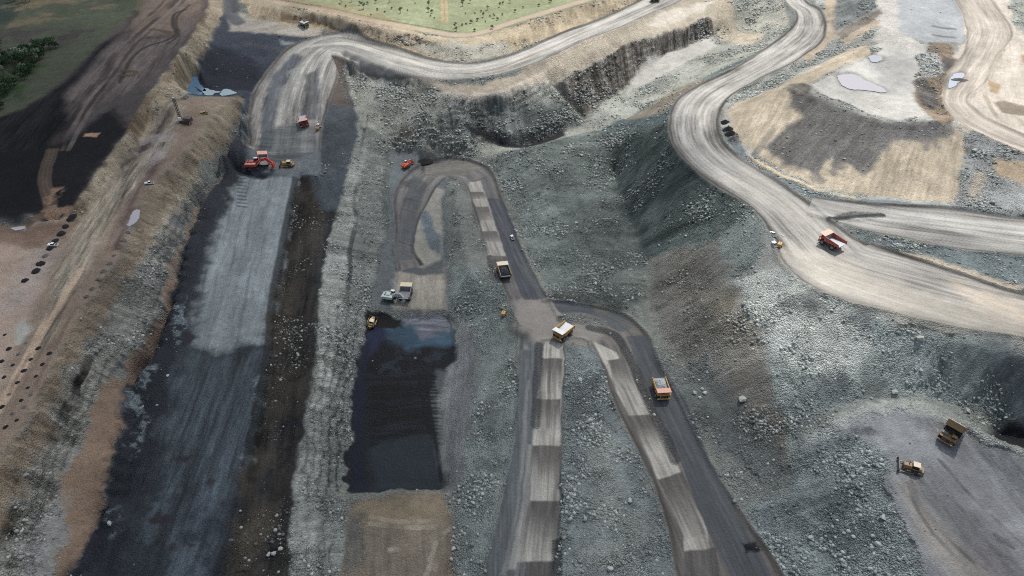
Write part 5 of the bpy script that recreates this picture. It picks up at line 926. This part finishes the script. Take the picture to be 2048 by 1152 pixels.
def drill_rig(label, px, py):
    x, y, z = spot(px, py); t = thing('drill_rig', label, 'drill rig', (x, y, z + .05), 1.4)
    tracks(t, 2.2, 1.1, 7.5, 1.7); b = MB().box(-2.4, 2.4, -6.0, 4.5, 1.8, 2.5); b.box(-2.2, 2.2, -5.6, .2, 2.5, 4.9); b.build('machine_house', 'rust', t, .08)
    c = MB().box(-2.3, -.5, 2.4, 4.6, 2.5, 4.9, .08, .08).build('cab', 'white', t, .05); MB().box(-2.2, -.6, 4.56, 4.68, 3.2, 4.6).build('window', 'glass', c, 0)
    m = MB(); hh = 20
    for sx in (-1, 1):
        for sy in (-1, 1): m.bar((1.0 + sx*.75, 4.6 + sy*.75, 1.5), (1.0 + sx*.75, 4.6 + sy*.75, hh), .26)
    for k in range(10):
        z0, z1 = 1.8 + k*1.8, 3.6 + k*1.8
        for sx in (-1, 1): m.bar((1 + sx*.75, 3.85, z0), (1 + sx*.75, 5.35, z1), .16)
        for sy in (-1, 1): m.bar((.25, 4.6 + sy*.75, z1), (1.75, 4.6 + sy*.75, z0), .16)
    mo = m.build('mast', 'rust', t, 0); MB().box(.2, 1.8, 3.8, 5.4, hh, hh + .8).build('mast_crown', 'mint', mo, .03); MB().cyl((1, 4.6, .2), (1, 4.6, hh - 2), .3, 10).build('drill_pipe', 'dark', mo, 0)
    for sx in (-1, 1):
        for yy in (-5, 4.2): MB().cyl((sx*2.6, yy, .1), (sx*2.6, yy, 2.3), .18, 8).build('levelling_jack', 'steel', t, 0)
    return t
drill_rig('dark drill rig with a tall lattice mast on the far end of the drill bench', 372, 246)

# water and wet patches
def water_mat(name, c, rough=.12, spec=.5):
    m, nt, b = newmat(name); b.inputs['Base Color'].default_value = (*c, 1); b.inputs['Roughness'].default_value = rough; b.inputs['Specular IOR Level'].default_value = spec
    n = nd(nt, 'ShaderNodeTexNoise', Scale=.5, Detail=3); tc = nd(nt, 'ShaderNodeTexCoord'); nt.links.new(tc.outputs['Object'], n.inputs['Vector']); bp = nd(nt, 'ShaderNodeBump', Strength=.06, Distance=.3); nt.links.new(n.outputs[0], bp.inputs['Height']); nt.links.new(bp.outputs[0], b.inputs['Normal']); return m
WMT = {'blue': water_mat('blue_pit_water', lin(92,130,160)), 'pale': water_mat('pale_pit_water', lin(160,182,188)), 'milky': water_mat('milky_water', lin(172,170,174), .3), 'bluegrey': water_mat('blue_grey_water', lin(160,164,172), .3), 'paleblue': water_mat('pale_blue_water', lin(172,180,192), .3),
       'greyseep': water_mat('grey_seep_water', lin(104,108,116), .2), 'darkseep': water_mat('dark_seep_water', lin(58,84,100), .1, .6), 'deepseep': water_mat('deep_blue_seep', lin(36,46,74), .15, .6)}
for p_, z_, m_, *_r in WATER:
    n = len(p_); vs = [(a, b, z_) for a, b in p_] + [(a, b, z_ - 1.2) for a, b in p_]; me = bpy.data.meshes.new('pond'); me.from_pydata(vs, [], [tuple(range(n))] + [(k, n+k, n+(k+1)%n, (k+1)%n) for k in range(n)]); me.materials.append(WMT[m_])
    o = bpy.data.objects.new('pond', me); COL.objects.link(o); o['kind'] = 'structure'

# dark cuttings heaped round the drill holes on the bench
def cuttings_mesh(seed):
    r_ = random.Random(seed); vs = [(0, 0, .25)]; n = 14
    for ring, (rr, hh) in enumerate(((.35, .7), (.7, .55), (1.0, 0))):
        for k in range(n): a = 2*math.pi*k/n; q = rr * r_.uniform(.85, 1.15); vs.append((q*math.cos(a), q*math.sin(a), hh * r_.uniform(.7, 1.1) - (.05 if ring == 2 else 0)))
    fs = [(0, 1+k, 1+(k+1)%n) for k in range(n)] + [(1+n*j+k, 1+n*(j+1)+k, 1+n*(j+1)+(k+1)%n, 1+n*j+(k+1)%n) for j in (0, 1) for k in range(n)]
    me = bpy.data.meshes.new('drill_cuttings'); me.from_pydata(vs, [], fs); me.materials.append(CUT); me.polygons.foreach_set('use_smooth', [True]*len(fs)); return me
CUT = paint_mat('black_cuttings', lin(24,24,28), rough=1, dirt=.3, dcol=(.04,.04,.045)); CUTG = paint_mat('grey_cuttings', lin(88,84,84), rough=1, dirt=.5)
CM = [cuttings_mesh(k) for k in range(4)]
def cuttings(px, py, r, label, group, grey=False):
    x, y, z = spot(px, py); me = random.choice(CM)
    if grey: me = me.copy(); me.materials[0] = CUTG
    o = bpy.data.objects.new('drill_cuttings', me); COL.objects.link(o); o.location = (x, y, z - .1); o.scale = (r * random.uniform(.9, 1.25), r, r * random.uniform(.5, .8)); o.rotation_euler = (0, 0, random.uniform(0, 6)); return tag(o, label, 'mound', group)
row1 = [(145,432),(139,439),(131,453),(122,468),(111,482),(100,498),(92,512),(82,528),(72,543),(50,561)]
for k, (a, b) in enumerate(row1):
    cuttings(a, b, random.uniform(1.9, 2.7), ['dark mound of drill cuttings beside the tracked bench, above the white pickup', 'dark mound of drill cuttings beside the tracked bench, below the white pickup'][k > 4], 'drill cuttings above the pickup' if k < 5 else 'drill cuttings below the pickup', grey=k in (6,))
for a, b in [(10,670),(18,698),(53,687),(4,723),(26,731),(9,755),(38,709)]: cuttings(a, b, random.uniform(1.0, 1.5), 'black mound of drill cuttings left of the pale dirt track', 'drill cuttings left of the track', grey=(a, b) in ((53,687),(38,709)))
for a, b in [(77,697),(99,707),(62,719),(85,729),(48,742),(72,753),(35,765),(56,776),(19,789),(43,801),(4,814),(26,827),(62,790),(34,841),(12,854),(49,815)]: cuttings(a, b, random.uniform(1.0, 1.5), 'black mound of drill cuttings right of the pale dirt track', 'drill cuttings right of the track', grey=(a, b) in ((62,790),(19,789),(26,827),(49,815)))
for a, b in [(256,466),(247,482),(237,497),(228,512),(219,528),(207,543),(197,560),(185,578),(174,594)]: cuttings(a, b, random.uniform(1.3, 1.8), 'grey mound of drill cuttings along the right edge of the drill bench', 'grey drill cuttings along the bench edge', grey=True)
# dumped heaps by the east road and on the ramp
def heap_mesh(seed, n=18):
    r_ = random.Random(seed); vs = [(0, 0, 1)]
    for ring, rr in enumerate((.3, .55, .8, 1.05)):
        for k in range(n): a = 2*math.pi*k/n; q = rr * r_.uniform(.88, 1.12); vs.append((q*math.cos(a), q*math.sin(a), max(-.05, 1 - rr) * r_.uniform(.85, 1.15) if ring < 3 else -.15))
    return vs, [(0, 1+k, 1+(k+1)%n) for k in range(n)] + [(1+n*j+k, 1+n*(j+1)+k, 1+n*(j+1)+(k+1)%n, 1+n*j+(k+1)%n) for j in (0, 1, 2) for k in range(n)]
def heap(px, py, r, h, mat, label, cat='heap', group=None, name='soil_heap', sx=1.0, rz=0):
    x, y, z = spot(px, py); o = MB().add(*heap_mesh(px)).build(name, mat, None, 0, True); o.location = (x, y, z - .3); o.scale = (r * sx, r, h); o.rotation_euler = (0, 0, rz); return tag(o, label, cat, group)
for (a, b), w_ in zip([(1449,246),(1456,260),(1461,268),(1466,277)], ['farthest of the four dark soil heaps by the curve of the pale road', 'second dark soil heap by the curve of the pale road', 'third dark soil heap by the curve of the pale road', 'nearest, greyer soil heap by the curve of the pale road']):
    heap(a, b, 3.6 if b < 270 else 3.0, 3.2, CUT if b < 270 else CUTG, w_, group='soil heaps by the road curve', sx=1.5, rz=.5)
heap(1500, 1094, 2.4, 1.0, CUT, 'dark lumpy soil heap on the road near the bottom edge of the photo', sx=1.6)
heap(850, 322, 6, 2.5, CUT, 'pile of dark soil at the top of the loop road', sx=1.2)
heap(1918, 152 + 8, 5, 2.5, CUTG, 'small brown earth bank above the pale blue pond', sx=2)
# ------------------------------------------------------------------ boulders and loose rock
def rock_v(r_, n=1):
    ph = (1 + 5 ** .5) / 2; v = [(-1,ph,0),(1,ph,0),(-1,-ph,0),(1,-ph,0),(0,-1,ph),(0,1,ph),(0,-1,-ph),(0,1,-ph),(ph,0,-1),(ph,0,1),(-ph,0,-1),(-ph,0,1)]
    f = [(0,11,5),(0,5,1),(0,1,7),(0,7,10),(0,10,11),(1,5,9),(5,11,4),(11,10,2),(10,7,6),(7,1,8),(3,9,4),(3,4,2),(3,2,6),(3,6,8),(3,8,9),(4,9,5),(2,4,11),(6,2,10),(8,6,7),(9,8,1)]
    v = np.array(v) / 1.9; return v * r_.uniform(.7, 1.25, (12, 1)) * np.array([1, r_.uniform(.65, 1), r_.uniform(.5, .8)]), np.array(f)
RV = [rock_v(rng) for _ in range(12)]
ROCKM = paint_mat('pale_boulder_rock', lin(186,190,184), rough=.95, dirt=.7, dcol=lin(120,124,122))
boulder_px = [(1484,801,3.6,'largest pale boulder, alone on the dark slope of the right dump'),(1388,786,2.2,'pale boulder at the foot of the brown slope, left of the boulder pile'),(1404,778,1.8,'pale boulder at the upper left of the boulder pile'),(1410,786,2.0,'pale boulder in the middle of the boulder pile below the brown slope'),(1400,795,1.5,'small boulder at the lower end of the boulder pile'),
 (1161,760,2.0,'pale boulder on the rubble between the two lower roads'),(1260,1001,2.2,'pale boulder beside a hole in the rubble between the lower roads'),(1220,1140,2.2,'pale boulder near the bottom edge between the lower roads'),(1766,1034,2.2,'pale boulder at the edge of the lower right platform'),(1754,1092,2.6,'dark sided boulder in the gully under the lower right platform'),
 (1619,1079,1.8,'pale boulder in the rubble under the lower right platform'),(1705,1077,1.5,'small pale boulder in the gully beside the dark sided boulder'),(1738,1140,1.7,'pale boulder at the bottom edge left of the platform road'),(1488,610,2.2,'pale boulder on the bright rubble crest'),(1128,307,2.6,'pale boulder high on the grey spoil ridge'),(1163,313,2.4,'second pale boulder high on the grey spoil ridge'),
 (1152,446,2.2,'pale boulder in the middle of the grey rubble basin'),(1134,453,1.8,'small pale boulder left in the grey rubble basin'),(1191,566,2.2,'flat pale boulder above the junction road'),(1225,537,1.9,'pale boulder above the dark hollow near the junction'),(907,1099,1.8,'pale boulder at the right edge of the brown floor'),(903,1120,1.6,'lower pale boulder at the right edge of the brown floor'),
 (1840,677,2.8,'large rounded boulder under the bright road edge'),(1842,740,1.8,'rounded grey boulder on the right rubble slope'),(1789,786,2.8,'flat pale boulder beside the dark hollow above the platform'),(1933,822,2.6,'rounded boulder behind the tipping truck'),(1742,797,1.6,'small white boulder at the foot of the dark hollow'),(1946,308,3.0,'white boulder between the tan dump and the sandy road'),
 (548,1110-2,1.6,'white boulder at the foot of the left rock wall'),(562,1098,1.6,'white boulder beside the left rock wall near the bottom edge'),(538,1110,1.8,'flat white boulder on the dark spoil near the bottom edge'),(784,327,1.8,'white boulder left of the small orange excavator'),(336,752,1.3,'small pale boulder on the black floor'),(220,1048,1.8,'pale slab on the black edge of the lower left bench')]
for k, (a, b, r_, lb) in enumerate(boulder_px):
    v, f = RV[k % 12]; x, y, z = spot(a, b); me = bpy.data.meshes.new('boulder'); me.from_pydata((v * r_ * .75).tolist(), [], f.tolist()); me.materials.append(ROCKM)
    o = bpy.data.objects.new('boulder', me); COL.objects.link(o); o.location = (x, y, z + r_ * .22); o.rotation_euler = (0, 0, k * 1.3); tag(o, lb, 'boulder', 'boulders')
def scree(name, n, wfun, smin, smax, seed, lo=lin(96,102,102), hi=lin(214,218,210)):
    g = np.random.default_rng(seed); w = wfun(); 
    area = np.gradient(ys)[:, None] * (np.gradient(s)[None, :] * (ys[:, None] * CT + .64 * H)); w = w * np.abs(area).ravel() / (1 + (np.maximum(Y, 0) / 500) ** 2) 
    w = np.where((np.abs(s)[None, :].repeat(NR, 0).ravel() < .86) & (Y < 1000) & (Y > 100), w, 0); w /= w.sum()
    i = g.choice(N, n, p=w); sz = smin + (smax - smin) * g.random(n) ** 6; sz *= (1 + np.maximum(Y[i] - 350, 0) / 700)
    x = X[i] + g.uniform(-.6, .6, n); y = Y[i] + g.uniform(-.6, .6, n); z = Z[i]; ang = g.uniform(0, 6.28, n); kind = g.integers(0, 12, n); V_ = []; F_ = []; C_ = []; off = 0
    tone = g.random(n) ** 1.6
    for k in range(12):
        m = kind == k; v, f = RV[k]; c, s_ = np.cos(ang[m])[:, None], np.sin(ang[m])[:, None]; a = sz[m][:, None]
        vx = (v[:, 0][None] * c - v[:, 1][None] * s_) * a + x[m][:, None]; vy = (v[:, 0][None] * s_ + v[:, 1][None] * c) * a + y[m][:, None]; vz = v[:, 2][None] * a + z[m][:, None] + a * .02
        V_.append(np.stack([vx, vy, vz], -1).reshape(-1, 3)); nn = m.sum(); F_.append((f[None] + (np.arange(nn) * 12)[:, None, None] + off).reshape(-1, 3)); off += nn * 12
        cc = (np.array(lo)[None] * (1 - tone[m][:, None]) + np.array(hi)[None] * tone[m][:, None]) * .6 + COLR[i[m]] * .45; C_.append(np.repeat(cc, 12, 0))
    V_ = np.vstack(V_); F_ = np.vstack(F_); C_ = np.vstack(C_); me = bpy.data.meshes.new(name); me.vertices.add(len(V_)); me.vertices.foreach_set('co', V_.astype(np.float32).ravel()); me.loops.add(F_.size); me.loops.foreach_set('vertex_index', F_.astype(np.int32).ravel())
    me.polygons.add(len(F_)); me.polygons.foreach_set('loop_start', (np.arange(len(F_)) * 3).astype(np.int32)); me.update(); a = me.color_attributes.new('Col', 'FLOAT_COLOR', 'POINT'); c4 = np.ones((len(V_), 4), np.float32); c4[:, :3] = np.clip(C_, 0, .85); a.data.foreach_set('color', c4.ravel())
    m_, nt, b = newmat(name); at = nd(nt, 'ShaderNodeAttribute', _attribute_name='Col'); nt.links.new(at.outputs['Color'], b.inputs['Base Color']); b.inputs['Roughness'].default_value = .95; b.inputs['Specular IOR Level'].default_value = .15
    me.materials.append(m_); o = bpy.data.objects.new(name, me); COL.objects.link(o); o['kind'] = 'stuff'; return o
cl = sstep(-.25, .5, fbm(X / 22, Y / 22, 123, 4, .6))
scree('loose_rock', 90000, lambda: np.clip(RUB - .3, 0, 1) ** 1.3 * (.04 + cl ** 2) * np.where(ZONE == 4, .12, 1), .2, 1.2, 1)
scree('stray_stones', 3000, lambda: ((ZONE != 1) & (ZONE != 5) & (ZONE != 0) & (ZONE != 4)) * (.3 + np.clip(RUB, 0, .5)), .2, .6, 2)

# ------------------------------------------------------------------ trees and shrubs
LEAF = [paint_mat('olive_foliage', lin(132,148,108), rough=.8, dirt=.6, dcol=(.17,.22,.12)), paint_mat('grey_green_foliage', lin(142,156,128), rough=.8, dirt=.6, dcol=(.2,.25,.16)), paint_mat('deep_green_foliage', lin(50,80,44), rough=.8, dirt=.6, dcol=(.02,.045,.015))]
BARK = paint_mat('grey_bark', lin(96,84,72), rough=.9)
def tree_meshes(seed, h, r, mat, nleaf=420):
    g = np.random.default_rng(seed); tr = MB(); tr.cyl((0, 0, -.4), (.1, .05, h * .45), .28, 8, r2=.17); lobes = []
    for k in range(6):
        a = g.uniform(0, 6.28); d = r * g.uniform(.25, .75); top = (d * math.cos(a), d * math.sin(a), h * g.uniform(.5, .85)); tr.cyl((.05, 0, h * .3), top, .12, 6, r2=.05); lobes.append((top, r * g.uniform(.3, .55)))
    lobes.append(((0, 0, h * .85), r * .5)); V_ = []; F_ = []
    for k in range(nleaf):
        c, rr = lobes[g.integers(len(lobes))]; d = g.normal(size=3); d /= np.linalg.norm(d); p = np.array(c) + d * rr * g.uniform(.4, 1.05) * np.array([1, 1, .75]); q = g.normal(size=(3, 3)); q /= np.linalg.norm(q, axis=1)[:, None]
        sz = g.uniform(.25, .55); n = len(V_); V_ += [tuple(p + q[0] * sz), tuple(p + q[1] * sz), tuple(p - q[0] * sz * .8), tuple(p - q[1] * sz * .8)]; F_.append((n, n+1, n+2, n+3))
    a = tr.build('trunk', BARK, None, 0); b = MB(); b.v = V_; b.f = F_; me = bpy.data.meshes.new('crown'); me.from_pydata(V_, [], F_); me.materials.append(mat); cr = bpy.data.objects.new('crown', me); COL.objects.link(cr); return a, cr
PROTO = []
for k, (h, r, m) in enumerate([(7, 3.0, 0), (9, 3.4, 1), (5, 2.6, 0), (3, 2.2, 1), (8, 4.2, 2), (5, 3.6, 2)]): PROTO.append((*tree_meshes(k + 5, h, r, LEAF[m]), h))
used_p = [False] * len(PROTO)
def plant(px, py, k, sc, name, label, cat, group):
    x, y, z = spot(px, py); t = thing(name, label, cat, (x, y, z - .1), random.uniform(0, 6.28), group, sc * (.62 if y > 600 and x > -300 else 1))
    tr, cr, h = PROTO[k]
    for o in (tr, cr):
        if used_p[k]: o = o.copy(); COL.objects.link(o)
        o.parent = t
    used_p[k] = True; return t
field = [(683,6,1,1.3),(704,4,0,1.2),(727,18,1,1.5),(720,10,0,1.0),(752,6,0,.9),(779,5,0,1.0),(755,20,3,1.2),(784,18,3,1.1),(801,26,1,1.2),(800,20,3,1.0),(770,25,3,.9),(815,22,3,.8),(858,14,1,1.3),(857,24,0,1.1),(864,26,2,1.2),(861,33,2,.6),(869,38,2,.6),(742,30,3,.8),(735,8,2,.9),(692,14,3,1.0),(830,8,3,.8),(765,-4,1,1.2),(822,-6,1,1.0),(712,-8,1,1.2)]
for a, b, k, sc in field: plant(a, b, k, sc, 'bush' if k == 3 else 'tree', ['small olive tree in the green field left of the dirt track', 'taller grey green tree in the green field left of the dirt track', 'low round tree in the green field left of the dirt track', 'low bush in the green field left of the dirt track'][k], 'bush' if k == 3 else 'tree', ['olive trees left of the track', 'taller trees left of the track', 'round trees left of the track', 'bushes left of the track'][k])
field2 = [(925,12,1,1.3),(940,6,0,1.1),(924,4,2,.8),(955,42,2,1.0),(967,34,1,1.0),(975,20,0,1.1),(962,24,3,1.0),(980,34,3,.9),(988,36,1,.9),(995,40,2,.9),(971,44,3,.8),(950,28,3,.8),(942,46,2,1.1),(910,56,1,1.1),(913,62,0,1.0),(925,51,3,1.0),(932,49,3,.9),(949,63,2,1.0),(984,57,2,1.2),(1000,14,1,1.0),(1006,8,2,.9),(1030,24,2,1.0),(1046,16,3,1.0),(1078,13,2,1.0),(1100,5,2,1.2),(1005,30,3,1.0),(931,28,3,.8),(1020,5,1,1.0),(960,-6,1,1.1),(1060,-8,1,1.0)]
for a, b, k, sc in field2: plant(a, b, k, sc, 'bush' if k == 3 else 'tree', ['small olive tree in the green field right of the dirt track', 'taller grey green tree in the green field right of the dirt track', 'low round tree in the green field right of the dirt track', 'low bush in the green field right of the dirt track'][k], 'bush' if k == 3 else 'tree', ['olive trees right of the track', 'taller trees right of the track', 'round trees right of the track', 'bushes right of the track'][k])
wood = []
for k in range(95):
    a = random.uniform(-30, 92); lo_, hi_ = 98 + max(0, a) * .05, 230 - max(0, a) * 1.35
    b = random.uniform(lo_, max(lo_ + 8, hi_)); wood.append((a, b))
wood += [(72,104),(80,100),(85,106),(100,98),(108,93),(112,97),(60,98),(45,104),(30,3),(45,6),(52,2),(60,4)]
for a, b in wood:
    k = random.choice((4, 4, 5, 5, 1)); plant(a, b, k, random.uniform(.8, 1.5), 'dark_tree' if k != 1 else 'tree', {4: 'spreading dark green tree in the shaded wood at the left edge', 5: 'low dark green tree in the shaded wood at the left edge', 1: 'grey green tree in the shaded wood at the left edge'}[k], 'tree', {4: 'spreading trees of the shaded wood', 5: 'low trees of the shaded wood', 1: 'grey green trees of the shaded wood'}[k])
for (tr, cr, h), u in zip(PROTO, used_p):
    if not u: bpy.data.objects.remove(tr); bpy.data.objects.remove(cr)
